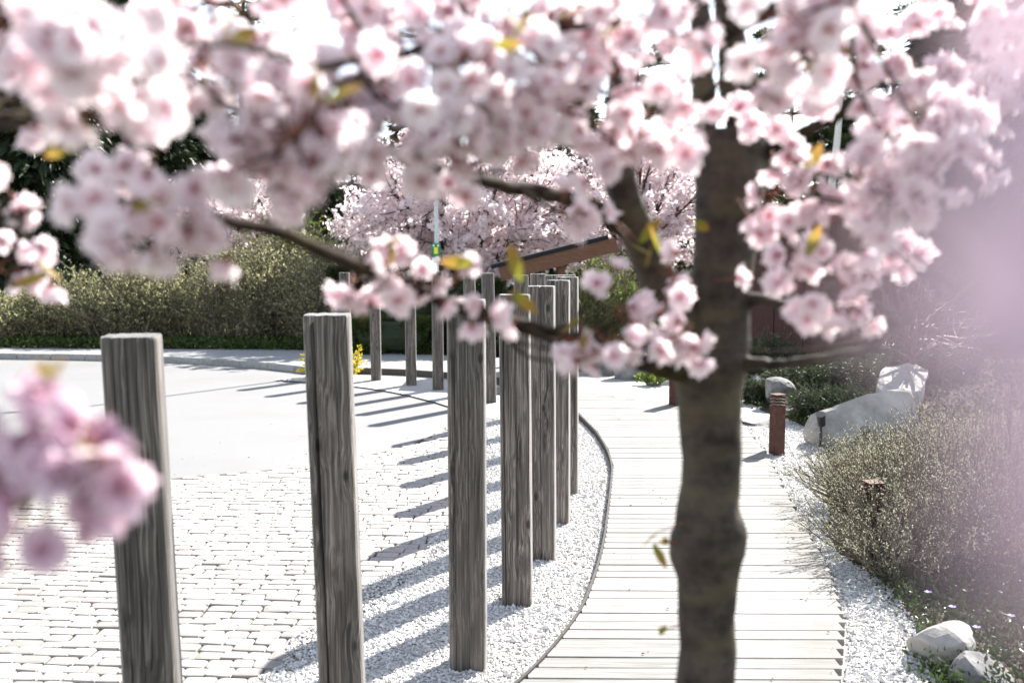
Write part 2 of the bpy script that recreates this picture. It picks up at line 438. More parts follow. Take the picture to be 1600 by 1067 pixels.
def chamfer_box(cx, cy, cz, lx, ly, lz, ch=0.004, rz=0.0):
    """box with its four long upper/lower edges and ends chamfered (prism along x)"""
    y, z = ly / 2, lz / 2
    prof = [(-y + ch, -z), (y - ch, -z), (y, -z + ch), (y, z - ch), (y - ch, z), (-y + ch, z), (-y, z - ch), (-y, -z + ch)]
    V = [(s * lx / 2, a, b) for s in (-1, 1) for a, b in prof]
    F = [tuple(range(7, -1, -1)), tuple(range(8, 16))] + [(i, (i + 1) % 8, (i + 1) % 8 + 8, i + 8) for i in range(8)]
    V = np.array(V); c, s_ = math.cos(rz), math.sin(rz)
    V = np.stack([V[:, 0] * c - V[:, 1] * s_, V[:, 0] * s_ + V[:, 1] * c, V[:, 2]], 1) + np.array([cx, cy, cz])
    return V, F
def box(x0, x1, y0, y1, z0, z1):
    V = [(x, y, z) for z in (z0, z1) for y in (y0, y1) for x in (x0, x1)]
    return V, [(0, 2, 3, 1), (4, 5, 7, 6), (0, 1, 5, 4), (2, 6, 7, 3), (0, 4, 6, 2), (1, 3, 7, 5)]
import bmesh
def ico(sub):
    bm = bmesh.new(); bmesh.ops.create_icosphere(bm, subdivisions=sub, radius=1.0)
    V = np.array([v.co[:] for v in bm.verts]); F = np.array([[v.index for v in f.verts] for f in bm.faces]); bm.free()
    return V, F
ICO = {k: ico(k) for k in (1, 2, 3, 4)}
def rock(center, dims, seed, cuts=12, rz=0.0, sub=4):
    r = np.random.default_rng(seed); V, F = ICO[sub]; V = V.copy()
    for _ in range(cuts):
        n = unit(r.normal(size=3)); d = r.uniform(0.40, 0.80)
        o = V @ n - d; V = V - np.clip(o, 0, None)[:, None] * n * 0.97
    for i in range(len(V)):
        q = Vector(V[i] * 2.2 + seed * 3.1)
        V[i] *= 1 + 0.035 * mnoise.noise(q) + 0.022 * mnoise.noise(q * 3.1) + 0.012 * mnoise.noise(q * 7.3)
    V = V * np.asarray(dims) / 2 / np.abs(V).max(0)
    c, s_ = math.cos(rz), math.sin(rz)
    V = np.stack([V[:, 0] * c - V[:, 1] * s_, V[:, 0] * s_ + V[:, 1] * c, V[:, 2]], 1)
    return V + np.asarray(center), F

# ------------------------------------------------------------------ the lie of the land
def yinterp(pts):
    p = sorted([(q[1], q[0]) for q in pts]); ys = [a for a, _ in p]; xs = [b for _, b in p]
    return lambda y: np.interp(y, ys, xs)
DZ = 0.055
deck_left = yinterp([(-0.62, 2.3)] + [tuple(G(x, y, 0.03)[:2]) for x, y in ((830, 1067), (878, 1010), (915, 960), (936, 900), (948, 850), (955, 790), (960, 735), (952, 708), (935, 680), (905, 650))] + [(0.42, 10.25), (0.1, 10.8), (-0.5, 11.4)])
deck_right = yinterp([(1.22, 2.3)] + [tuple(G(x, y, DZ)[:2]) for x, y in ((1313, 1067), (1319, 999), (1320, 972), (1313, 937), (1300, 893), (1279, 851), (1236, 782), (1215, 741), (1192, 700), (1165, 665))] + [(1.95, 9.6), (1.72, 10.0), (1.25, 10.5), (0.75, 11.0), (0.1, 11.4)])
gravel_in = yinterp([(-1.75, 2.2), (-1.30, 3.0), (-0.91, 3.71), (-0.64, 4.6), (-0.36, 5.44), (-0.19, 7.14), (-0.28, 8.4), (-0.52, 9.6), (-0.85, 10.6)])
sett_top_x = [-9, -4.2, -2.48, -1.54, -0.94, -0.62, -0.4]; sett_top_y = [3.9, 6.1, 6.97, 7.4, 8.05, 8.9, 9.6]
sett_top = lambda x: np.interp(x, sett_top_x, sett_top_y)
def strip_w(y): return np.interp(y, [2, 4, 4.6, 5.2, 6.5, 8, 9.5, 12], [0.26, 0.30, 0.22, 0.05, 0.22, 0.52, 0.62, 0.7])
def garden_z(X, Y):
    e = X - (deck_right(np.minimum(Y, 9.8)) + strip_w(Y))
    s = np.clip(e / 2.6, 0, 1); s = s * s * (3 - 2 * s)
    n = 0.03 * np.sin(X * 3.1 + Y * 1.7) * np.sin(Y * 2.3 - X)
    return np.where(e < 0, -0.02, 0.015 + 0.30 * s + n * np.clip(e, 0, 1))

gr = MB().add(*grid(-400, 400, -60, 700, 30, 30, lambda X, Y: X * 0 - 0.03)).build('ground', 'ground_cover'); tag(gr, kind='structure')
gd = MB().add(*grid(1.2, 16, 1.2, 20, 110, 110, garden_z)).build('garden_soil', 'soil', smooth=True); tag(gd, kind='structure')

# turning circle of asphalt up to the kerb
kerb_pts = [(-40, 16.5), (-14, 15.5), (-7.8, 15.0), (-5.2, 14.55), (-3.8, 13.95), (-2.95, 13.35), (-2.5, 12.95)]
kl = spline(kerb_pts, 80)
kx, ky = kl[:, 0], kl[:, 1]
ax = np.concatenate([kx, np.linspace(-2.3, 0.3, 14)]); ay = np.concatenate([ky, np.interp(np.linspace(-2.3, 0.3, 14), [-2.3, -1.2, -0.4, 0.3], [12.7, 11.9, 11.0, 9.6])])
rd = MB().add(*sheet(np.c_[ax, ax * 0 - 8], np.c_[ax, ay + 0.03], 0.0)).build('asphalt_road', 'asphalt'); tag(rd, kind='structure')

# paving of granite setts
sx = np.linspace(-9, -0.05, 60)
lo = np.full(60, -6.0)
pav = MB().add(*sheet(np.c_[sx, lo], np.c_[sx, sett_top(sx) - 0.03], 0.004)).build('sett_paving', 'joint_sand'); tag(pav, kind='structure')
def sett_mesh(seed):
    r = np.random.default_rng(seed)
    c = np.array([[-.5, -.5], [.5, -.5], [.5, .5], [-.5, .5]]) + r.uniform(-0.05, 0.05, (4, 2))
    ring = []
    for k in range(4):                       # worn, rounded corners
        p, q, n_ = c[k], c[k - 1], c[(k + 1) % 4]
        f = r.uniform(.07, .15)
        ring += [p + (q - p) * f, p + (n_ - p) * f * .8]
    ring = np.array(ring); V = []
    V += [(x, y, -0.03) for x, y in ring]
    V += [(x, y, 0.006) for x, y in ring]
    V += [(x * 0.95, y * 0.93, 0.0115 + r.uniform(0, 0.001)) for x, y in ring]
    V += [(x * 0.6, y * 0.55, 0.0135 + r.uniform(0, 0.0015)) for x, y in ring]
    F = []
    for k in range(3): F += [(k * 8 + i, k * 8 + (i + 1) % 8, k * 8 + 8 + (i + 1) % 8, k * 8 + 8 + i) for i in range(8)]
    F.append(tuple(range(24, 32)))
    return np.array(V), F
sett_data = [sett_mesh(s) for s in range(10)]
sett_me = [MB().add(V, F).mesh('sett', 'granite') for V, F in sett_data]
setts = []
rot = R(-4.0); cr_, sr_ = math.cos(rot), math.sin(rot)
v = -1.2
while v < 12:
    rowh = random.uniform(0.068, 0.082); u = -10 + random.uniform(0, 0.15)
    while u < 2:
        w = random.uniform(0.085, 0.14)
        cx_, cy_ = u + w / 2, v + rowh / 2 + 0.022 * math.sin(u * 1.9 + v * .6) + random.uniform(-.004, .004)
        x, y = cx_ * cr_ - cy_ * sr_, cx_ * sr_ + cy_ * cr_ 
        if y > 2.2 and x < gravel_in(y) + 0.10 and y < sett_top(x) - 0.06 and x > -9:
            px, py, dep = to_px((x, y, 0))
            if -900 < px < 1000 and py < 1400: setts.append((dep, x, y, w, rowh, px, py))
        u += w
    v += rowh
setts.sort()
vis = [s for s in setts if -10 < s[5] < 1000 and s[6] < 1075]
key = set(id(s) for s in vis[:300])
rest = MB()
for s in setts:
    dep, x, y, w, h, px, py = s
    k = random.randrange(10); rz = rot + random.uniform(-0.045, 0.045) + (math.pi if random.random() < .5 else 0)
    gx, gy = w - random.uniform(0.001, 0.007), h - random.uniform(0.001, 0.007); dz = random.uniform(-0.003, 0.003)
    if id(s) in key:
        o = bpy.data.objects.new('sett', sett_me[k]); col.objects.link(o); o.parent = pav
        o.location = (x, y, dz); o.rotation_euler = (random.uniform(-.035, .035), random.uniform(-.02, .02), rz); o.scale = (gx, gy, 1)
    else:
        V, F = sett_data[k]; V = V * np.array([gx, gy, 1]); c, q = math.cos(rz), math.sin(rz)
        rest.add(np.stack([V[:, 0] * c - V[:, 1] * q + x, V[:, 0] * q + V[:, 1] * c + y, V[:, 2] + dz], 1), F)
ro = rest.build('sett_rows', 'granite', pav); tag(ro, kind='stuff')

# white gravel bed round the posts and strip on the far side of the boardwalk
gy_ = np.linspace(2.2, 10.2, 50)
gin = np.c_[gravel_in(gy_), gy_]; gout = np.c_[deck_left(gy_) - 0.012, gy_]
gin = np.vstack([gin, spline([(-0.85, 10.6), (-1.35, 11.3), (-2.0, 11.9), (-3.0, 12.45)], 16)]); gout = np.vstack([gout, spline([(2.6, 12.0), (1.6, 12.9), (0.2, 13.4), (-2.2, 13.6)], 16)])
gvl = MB().add(*sheet(gin + np.r_[np.full((50, 1), .09), np.zeros((16, 1))] * np.array([1, 0]), gout, 0.016)).build('gravel_bed', 'gravel_base'); tag(gvl, kind='structure')
sy = np.linspace(2.2, 11.5, 60)
gv2 = MB().add(*sheet(np.c_[deck_right(sy) - 0.1, sy], np.c_[deck_right(np.minimum(sy, 9.8)) + strip_w(sy) + 0.06, sy], 0.012)).build('gravel_strip', 'gravel_base'); tag(gv2, kind='structure')
def pebbles(name, label, xa, xb, y0, y1, n, zb):
    Y = y0 + (y1 - y0) * rng.random(n) ** 1.5
    X = xa(Y) + (xb(Y) - xa(Y)) * rng.random(n)
    s = np.clip(rng.lognormal(math.log(.0066), .36, n), .003, .02)
    O = np.array([[1, 0, 0], [-1, 0, 0], [0, 1, 0], [0, -1, 0], [0, 0, 1], [0, 0, -1.0]])
    a = rng.random(n) * 6.28
    c, q = np.cos(a), np.sin(a)
    J = O[None] * (s[:, None, None] * rng.uniform(0.6, 1.25, (n, 6, 1))) * np.array([1.1, 0.8, 0.62])
    J = J + rng.normal(size=J.shape) * (s * 0.18)[:, None, None]
    V = np.stack([J[..., 0] * c[:, None] - J[..., 1] * q[:, None] + X[:, None], J[..., 0] * q[:, None] + J[..., 1] * c[:, None] + Y[:, None], J[..., 2] + zb + s[:, None] * 0.25], 2)
    B = np.array([[0, 2, 4], [2, 1, 4], [1, 3, 4], [3, 0, 4], [2, 0, 5], [1, 2, 5], [3, 1, 5], [0, 3, 5]])
    F = (np.arange(n)[:, None, None] * 6 + B[None]).reshape(-1, 3)
    o = MB().add(V.reshape(-1, 3), F).build(name, 'pebble'); tag(o, label, 'gravel', kind='stuff')
pebbles('white_gravel', 'white gravel spread round the row of timber posts', lambda y: gravel_in(y) - 0.03 + 0.05 * np.sin(y * 9), lambda y: deck_left(y) - 0.03, 2.9, 9.6, 56000, 0.017)
pebbles('loose_gravel', 'white gravel between the boardwalk and the planted bed on the right', lambda y: deck_right(y) + 0.01, lambda y: deck_right(y) + strip_w(y) + 0.04, 3.0, 9.5, 15000, 0.014)

# bits of leaf and bud scale blown on to gravel, boards and setts
n = 420; Y = rng.uniform(3.1, 9.5, n); X = rng.uniform(-2.6, 2.0, n)
zl = np.where((X > deck_left(Y)) & (X < deck_right(Y)), DZ + .004, .024)
V, F, U = leaves(np.c_[X, Y, zl], np.c_[rng.normal(size=(n, 2)), np.full(n, .12)], .008 + .014 * rng.random(n), .5, .3, np.array([[0, 0, 1.0]]))
dl = MB().add(V, F, 0, U).build('leaf_litter', 'litter'); tag(dl, 'brown bits of leaf scattered on the gravel, boards and setts', 'leaf litter', kind='stuff')

# far pavement with its kerb
pf = np.vstack([spline(kerb_pts, 40), spline([(-2.45, 13.0), (-1.6, 12.95), (-0.8, 12.55), (0.0, 11.9)], 14)])
pb = np.vstack([spline([(-40, 18), (-14, 16.5), (-7.8, 15.9), (-5.2, 15.75), (-3.8, 15.7), (-2.95, 15.5), (-2.5, 15.3)], 40), spline([(-2.3, 15.2), (-1.5, 15.0), (-0.6, 14.6), (0.6, 14.0)], 14)])
pvm = MB().add(*sheet(pf + np.array([0, 0.10]), pb, 0.082)).build('pavement', 'pavement'); tag(pvm, kind='structure')
kb = thing('kerb', (-5.2, 14.6, 0), 'grey concrete kerb curving round the far side of the asphalt', 'kerb')
acc = np.concatenate([[0], np.cumsum(np.linalg.norm(np.diff(kl, axis=0), axis=1))])
s0 = np.interp(-13.5, kx, acc)
while s0 < acc[-1] - 0.1:
    s1 = min(s0 + 0.55, acc[-1])
    a = np.array([np.interp(s0, acc, kx), np.interp(s0, acc, ky)]); b_ = np.array([np.interp(s1, acc, kx), np.interp(s1, acc, ky)])
    d = b_ - a; m_ = (a + b_) / 2
    MB().add(*chamfer_box(m_[0], m_[1] + 0.06, 0.04 + random.uniform(-.002, .004), np.linalg.norm(d) - 0.012, 0.13, 0.10, 0.012, math.atan2(d[1], d[0]))).build('kerb_stone', 'kerb_concrete', kb)
    s0 = s1
# timber edging behind the far posts
eb = thing('garden_edging', (-1.4, 12.85, 0), 'low dark timber edging along the pavement behind the far posts', 'edging')
el = spline([(-2.42, 13.02), (-1.6, 12.93), (-0.8, 12.5), (-0.1, 11.9), (0.1, 11.5)], 7)
for a, b_ in zip(el[:-1], el[1:]):
    d = b_ - a; m_ = (a + b_) / 2
    MB().add(*chamfer_box(m_[0], m_[1], 0.045, np.linalg.norm(d) - 0.004, 0.035, 0.11, 0.004, math.atan2(d[1], d[0]))).build('edging_board', 'deck_frame', eb)

# boardwalk: every plank its own piece
bw = MB()
ys = np.linspace(2.3, 11.3, 60)
xl, xr = deck_left(ys) + 0.06, deck_right(ys) - 0.06
bw.add(*sheet(np.c_[xl, ys], np.c_[xr, ys], 0.022))
deck = bw.build('boardwalk', 'deck_frame'); tag(deck, kind='structure')
y = 2.45; tilt = -0.012
while y < 11.3:
    pw = 0.092 + random.uniform(-0.002, 0.002)
    a, b_ = float(deck_left(y)) , float(deck_right(y))
    if y > 5: b_ = float(deck_right(round(y / 0.19) * 0.19)) + random.uniform(-.012, .012)
    if b_ - a < 0.15: break
    rz = tilt + random.uniform(-0.0025, 0.0025)
    me = MB().add(*chamfer_box(0, 0, 0, b_ - a, pw, 0.03, 0.0015)).mesh('plank', 'deck_wood')
    o = bpy.data.objects.new('plank', me); col.objects.link(o); o.parent = deck
    o.location = ((a + b_) / 2, y + pw / 2, DZ - 0.015 + random.uniform(-0.0018, 0.0018)); o.rotation_euler = (random.uniform(-.005, .005), 0, rz)
    y += pw + random.choice([0.002, 0.003, 0.003, 0.004, 0.006, 0.008])
# dark steel edging between gravel and boards
ey = np.linspace(2.4, 10.0, 60); ex = deck_left(ey) - 0.012
for _ in range(3): ex[1:-1] = (ex[:-2] + ex[1:-1] * 2 + ex[2:]) / 4
ed = np.c_[ex, ey]
nrm = unit(np.gradient(ed, axis=0)); nrm = np.c_[-nrm[:, 1], nrm[:, 0]] * 0.006
V = []
for (p, n_) in zip(ed, nrm):
    V += [(p[0] + n_[0], p[1] + n_[1], -0.02), (p[0] + n_[0], p[1] + n_[1], 0.064), (p[0] - n_[0], p[1] - n_[1], 0.064), (p[0] - n_[0], p[1] - n_[1], -0.02)]
F = [(i * 4 + k, i * 4 + k + 1, i * 4 + k + 5, i * 4 + k + 4) for i in range(len(ed) - 1) for k in range(3)]
eo = MB().add(V, F).build('steel_edging', 'edging_steel', origin=(0.6, 6, 0)); tag(eo, 'thin dark edging strip between the white gravel and the boardwalk', 'edging')

# ------------------------------------------------------------------ timber posts
def post(base, top, w, seed, yaw, exp=5.0, crack=None, label=''):
    r = np.random.default_rng(seed); n = 56
    base = np.asarray(base, float); top = np.asarray(top, float); h = top[2] - base[2]
    ang = np.linspace(0, 2 * math.pi, n, endpoint=False)
    if crack is not None:
        extra = np.concatenate([[ca - hw * .16, ca - hw * .07, ca, ca + hw * .07, ca + hw * .16] for ca, dep, hw in crack])
        near = np.array([min(abs((q - e + math.pi) % (2 * math.pi) - math.pi) for e in extra) for q in ang])
        ang = np.sort(np.concatenate([ang[near > .03], extra % (2 * math.pi)]))
        n = len(ang)
    cx, sx_ = np.cos(ang), np.sin(ang)
    rad = (np.abs(cx) ** exp + np.abs(sx_) ** exp) ** (-1 / exp)
    px = rad * cx; py = rad * sx_
    if crack is not None:                               # drying checks: (angle, depth, half-width)
        for ca, dep, hw in crack:
            d = np.abs((ang - ca + math.pi) % (2 * math.pi) - math.pi)
            k = np.clip((hw * .16 - d) / (hw * .09), 0, 1)
            px = px * (1 - dep * k); py = py * (1 - dep * k)
    c, s_ = math.cos(yaw), math.sin(yaw)
    X = (px * c - py * s_) * w / 2; Y = (px * s_ + py * c) * w / 2
    zs = np.concatenate([[-0.25], np.linspace(0, h - 0.012, 16), [h - 0.005, h]])
    V = []
    for i, z in enumerate(zs):
        t = np.clip(z / h, -0.1, 1); ctr = base + (top - base) * t; ctr[2] = base[2] + z
        k = 1.0 if i < len(zs) - 2 else (0.99 if i == len(zs) - 2 else 0.965)
        for j in range(n):
            nn = 1 + 0.018 * mnoise.noise(Vector((math.cos(ang[j]) * 2 + seed, math.sin(ang[j]) * 2, z * 1.3))) + 0.008 * mnoise.noise(Vector((ang[j] * 9, seed * 2.0, z * 0.8)))
            V.append((ctr[0] + X[j] * k * nn, ctr[1] + Y[j] * k * nn, ctr[2] + (0.003 * mnoise.noise(Vector((X[j] * 40, Y[j] * 40, seed))) if i >= len(zs) - 2 else 0)))
    m = len(zs); F = []
    for i in range(m - 1):
        for j in range(n): F.append((i * n + j, i * n + (j + 1) % n, (i + 1) * n + (j + 1) % n, (i + 1) * n + j))
    V.append((top[0], top[1], top[2] + 0.001)); ctr = len(V) - 1
    for j in range(n): F.append(((m - 1) * n + j, (m - 1) * n + (j + 1) % n, ctr))
    o = MB().add(V, F).build('timber_post', 'post_wood', origin=base)
    return tag(o, label, 'post', 'weathered timber posts standing in a curve')
NA = math.pi * 1.5        # angle of the side towards the camera
pd = [  # base px (or None) , top px, Y, width m, yaw deg, exponent, cracks, label
 ((229, None), (206, 524), 2.52, .140, 12, 4.6, [(NA - .1, .12, .12), (NA + .55, .08, .08), (NA - .5, .08, .10)], 'nearest weathered post at the far left behind the low blossom cluster, knots in its side'),
 ((536, None), (511, 491), 3.10, .141, 5, 8, [(NA - .52, .42, .46), (NA + .35, .06, .08)], 'weathered post with a deep black crack down its left side, second from the left'),
 ((731, 1050), (729, 468), None, .142, -1, 6, [(NA + .12, .15, .12), (NA - .55, .12, .10)], 'knotty weathered post in the middle whose whole foot shows in the gravel'),
 ((809, 948), (804, 460), None, .137, -4, 8, [(NA - .62, .25, .22), (NA + .1, .1, .08)], 'dark weathered post just right of the knotty middle post'),
 ((849, 876), (846, 447), None, .137, -6, 9, [(NA - .05, .4, .24)], 'weathered post split by a black crack down its middle'),
 ((873, 820), (872, 438), None, .137, -7, 9, [(NA + .3, .10, .13)], 'narrow looking post between the split post and the last full one'),
 ((888, 773), (887, 433), None, .137, -7, 9, [(NA - .1, .12, .13)], 'rightmost weathered post at the bulge of the gravel edge'),
 (None, (884, 430), 7.35, .137, 4, 6, None, 'post right behind the rightmost one, only its top edge showing'),
 (None, (864, 430), 8.10, .137, 6, 6, None, 'post top under the low end of the timber roof, right of the tight cluster'),
 (None, (841, 428), 8.85, .137, 5, 6, [(NA, .1, .13)], 'pale post top under the middle of the timber roof'),
 (None, (814, 430), 9.55, .137, 5, 5, [(NA + .2, .2, .13)], 'post top with a black crack under the left part of the timber roof'),
 ((766, 630), (762, 427), None, .132, 4, 5, [(NA - .3, .06, .13)], 'far post left of the timber roof, between the two tall near posts'),
 (None, (733, 426), 11.15, .132, 4, 5, None, 'far post hidden behind the knotty middle post'),
 ((684, 610), (683, 424), None, .130, 4, 5, [(NA + .2, .06, .13)], 'far post beside the thin lamp pole'),
 ((642, 603), (640, 424), None, .130, 4, 5, [(NA, .05, .13)], 'far pale post in front of the clipped hedge, right of the yellow shrub pair'),
 ((587, 595), (585, 426), None, .130, 4, 5, [(NA - .1, .08, .13)], 'far post just right of the small yellow shrub, with nail holes'),
 (None, (538, 426), 12.9, .132, 4, 5, None, 'farthest post, showing above the deep-cracked post'),
]
for i, (bp_, tp, Yp, w, yaw, ex_, ck, lab) in enumerate(pd):
    if bp_ is None:
        t = P(tp[0], tp[1], Yp); b_ = np.array([t[0] + 0.02, t[1], 0.0])
    elif bp_[1] is None:
        t = P(tp[0], tp[1], Yp); b_ = np.array([t[0] + 0.035, t[1] + .01, 0.0])
    else:
        b_ = G(bp_[0], bp_[1], 0.012); b_[1] += w * 0.45; t = P(tp[0], tp[1], b_[1]); b_[2] = 0.0
    post(b_, t, w, 20 + i, R(yaw), ex_, ck, lab)

# ------------------------------------------------------------------ shelter with the mono-pitch roof
shY = 13.3
sh = thing('sign_shelter', (0.42, shY, 0), 'small shelter with a slanting black roof and brown timber fascia behind the posts', 'shelter')
ca, cb = P(770, 416, shY - .45), P(950, 370, shY - .45)
rx = unit(cb - ca); Ln = np.linalg.norm(cb - ca)
def slab(mat, name, x0, x1, y0, y1, z0, z1):
    V, F = box(x0, x1, y0, y1, z0, z1); V = np.array(V)
    up = np.array([-rx[2], 0, rx[0]])
    W = ca[None] + V[:, :1] * rx + V[:, 1:2] * np.array([0, 1.0, 0]) + V[:, 2:] * up
    return MB().add(W, F).build(name, mat, sh)
slab('roof_felt', 'roof_felt', -0.02, Ln + 0.0, -0.03, 0.95, -0.032, 0.022)
slab('stained_timber', 'fascia', 0.06, Ln + 0.09, -0.012, 0.02, -0.215, -0.033)
slab('stained_timber', 'fascia', 0.06, Ln + 0.09, 0.88, 0.92, -0.215, -0.033)
for k in range(9): slab('stained_timber', 'roof_plank', 0.08, Ln + 0.06, 0.024 + k * 0.094, 0.024 + k * 0.094 + 0.09, -0.062, -0.034)
for k, xx in enumerate((0.30, 0.70, 1.10)): slab('stained_timber', 'rafter', xx, xx + 0.06, 0.03, 0.87, -0.17, -0.065)
for xx in (0.10, 0.60):
    for yy in (-0.30, 0.25):
        MB().add(*box(xx, xx + 0.09, shY + yy, shY + yy + 0.09, 0, 1.36 + (xx - .1) * .22)).build('post', 'stained_timber', sh)
for k in range(5): MB().add(*box(0.19, 0.60, shY - 0.28, shY - 0.25, 0.55 + k * 0.15, 0.695 + k * 0.15)).build('board', 'panel_board', sh)

# ------------------------------------------------------------------ lamp pole with signs
lp = P(682, 430, 14.8)
lamp = thing('lamp_pole', (lp[0], 14.8, 0.08), 'thin galvanised pole with a small green sign in front of the far cherry', 'pole')
MB().add(*tube([(lp[0] + .01, 14.8, 0.08), (lp[0], 14.8, 2.2), (lp[0] - .01, 14.8, 4.6)], [0.034, 0.03, 0.024], 10)).build('pole', 'galvanised', lamp)
g0 = P(682, 380, 14.74); g1 = P(682, 400, 14.74)
so = MB().add(*box(lp[0] - .065, lp[0] + .065, 14.735, 14.750, g1[2], g0[2])).build('sign_plate', 'sign_green', lamp)
MB().add(*box(lp[0] - .03, lp[0] + .03, 14.728, 14.7335, g1[2] + .03, g0[2] - .06)).build('sign_figure', 'sign_yellow', so)
MB().add(*box(lp[0] - .045, lp[0] - .02, 14.728, 14.7335, g0[2] - .05, g0[2] - .02)).build('sign_mark', 'sign_white', so)
MB().add(*box(lp[0] + .02, lp[0] + .045, 14.728, 14.7335, g0[2] - .05, g0[2] - .02)).build('sign_mark', 'sign_white', so)
MB().add(*box(lp[0] - .06, lp[0] + .06, 14.735, 14.750, g1[2] - .08, g1[2] - .02)).build('lower_plate', 'sign_white', lamp)
MB().add(*tube([(lp[0], 14.8, 4.55), (lp[0] - .2, 14.7, 4.7), (lp[0] - .5, 14.6, 4.72)], [0.022, 0.02, 0.05], 8)).build('lamp_head', 'galvanised', lamp)

# ------------------------------------------------------------------ corten bollard lights
def bollard(x, y, z0, h, w, yaw, label):
    t = thing('bollard_light', (x, y, z0), label, 'bollard', 'rusty bollard lights along the boardwalk')
    c, s_ = math.cos(yaw), math.sin(yaw)
    def bx(name, mat, hw, za, zb, hy=None):
        V, F = box(-hw, hw, -(hy or hw), hy or hw, za, zb); V = np.array(V)
        W = np.stack([V[:, 0] * c - V[:, 1] * s_ + x, V[:, 0] * s_ + V[:, 1] * c + y, V[:, 2] + z0], 1)
        return MB().add(W, F).build(name, mat, t)
    bx('shaft', 'corten', w / 2, -0.1, h - 0.088)
    bx('light_core', 'lamp_glass', w / 2 - 0.028, h - 0.088, h - 0.01)
    for k in range(3): bx('louvre', 'corten', w / 2 + 0.001, h - 0.075 + k * 0.024, h - 0.064 + k * 0.024)
    bx('cap', 'corten', w / 2 + 0.003, h - 0.008, h)
b1 = G(1216, 712, 0.012)
bollard(b1[0], b1[1] + .05, 0.0, 0.495, 0.088, R(20), 'rusty square bollard light on the white gravel in front of the dark boulder')
b2 = P(1366, 752, 5.15)
bollard(b2[0], 5.15, garden_z(np.array(b2[0]), np.array(5.15)) - 0.05, b2[2] - float(garden_z(np.array(b2[0]), np.array(5.15))) + 0.05, 0.09, R(8), 'rusty bollard light whose louvred head rises out of the grey twiggy shrub')
b3 = G(1056, 634, 0.05)
bollard(b3[0] + .01, b3[1] + .05, 0.0, 0.50, 0.12, R(-25), 'rusty bollard mostly hidden behind the cherry trunk')

# ------------------------------------------------------------------ panelled wall on the right
wl = thing('panel_wall', (7.5, 14.0, 0), 'dark red-brown panelled wall behind the rock garden', 'wall')
MB().add(*box(3.3, 16, 14.03, 14.15, -0.1, 2.13)).build('core', 'wall_core', wl)
x = 3.28
while x < 15.8:
    MB().add(*box(x, x + 0.405, 14.0 + random.uniform(-.004, .004), 14.028, 0.05, 2.14)).build('panel', 'wall_cladding', wl)
    x += 0.417
MB().add(*box(3.22, 16, 13.96, 14.18, 2.142, 2.19)).build('coping', 'edging_steel', wl)

# ------------------------------------------------------------------ rocks
def rock_thing(name, c, dims, seed, mat, label, rz=0.0, cuts=12):
    V, F = rock(c, dims, seed, cuts, rz)
    o = MB().add(V, F).build(name, mat, origin=(c[0], c[1], c[2] - dims[2] / 2))
    tag(o, label, 'rock', 'rocks in the garden bed')
def rk(px, py, Y, dims, seed, mat, label, rz=0.0, cuts=12): rock_thing('boulder', P(px, py, Y), dims, seed, mat, label, rz, cuts)
rk(1368, 672, 8.4, (1.38, 0.9, 0.76), 37, 'rock_pale', 'large pale boulder behind the grey twiggy shrubs', 0.2, 14)
rk(1412, 622, 9.3, (0.85, 0.5, 0.72), 41, 'rock_pale', 'slanting pale rock leaning behind the large boulder', 0.6)
rk(1212, 617, 10.2, (0.34, 0.34, 0.38), 5, 'rock_grey', 'dark grey boulder right behind the rusty bollard', 0.3)
rk(1182, 610, 10.9, (0.40, 0.35, 0.42), 6, 'rock_grey', 'grey rock between the cherry trunk and the dark boulder')
rk(1245, 643, 9.6, (0.34, 0.3, 0.20), 7, 'rock_grey', 'low flat stone right of the rusty bollard')
rk(1185, 660, 9.2, (0.42, 0.26, 0.10), 9, 'rock_pale', 'flat stepping stone lying in the white gravel beyond the trunk')
rk(1478, 1012, 3.80, (0.29, 0.27, 0.26), 12, 'rock_pale', 'pale angular stone among the periwinkle at the lower right', 0.5, 12)
rk(1543, 1068, 3.52, (0.28, 0.24, 0.24), 14, 'rock_grey', 'dark stone in the lower right corner', 0.2, 12)
rk(1330, 715, 7.7, (0.55, 0.35, 0.16), 15, 'rock_grey', 'flat grey slab between the boulder and the twiggy shrub')
rk(1000, 575, 12.6, (0.85, 0.5, 0.42), 16, 'rock_grey', 'blue-grey boulder beyond the end of the boardwalk, left of the trunk')
rk(945, 568, 13.0, (0.6, 0.5, 0.40), 18, 'rock_grey', 'grey boulder by the foot of the green shrub right of the shelter')
for px, py, Y, lab in ((1283, 655, 8.0, 'small black garden spotlight by the juniper'), (1352, 678, 7.6, 'small black garden spotlight at the foot of the large boulder')):
    c = P(px, py, Y); t = thing('garden_spotlight', (c[0], c[1], c[2] - .12), lab, 'spotlight', 'garden spotlights')
    ax_ = unit(np.array([-.25, -.5, .85]))
    MB().add(*tube([c - ax_ * .055, c + ax_ * .055], [.032, .038], 12)).build('housing', 'spot_black', t)
    MB().add(*tube([c - np.array([0, 0, .22]), c - np.array([0, 0, .03])], .01, 6)).build('spike', 'spot_black', t)

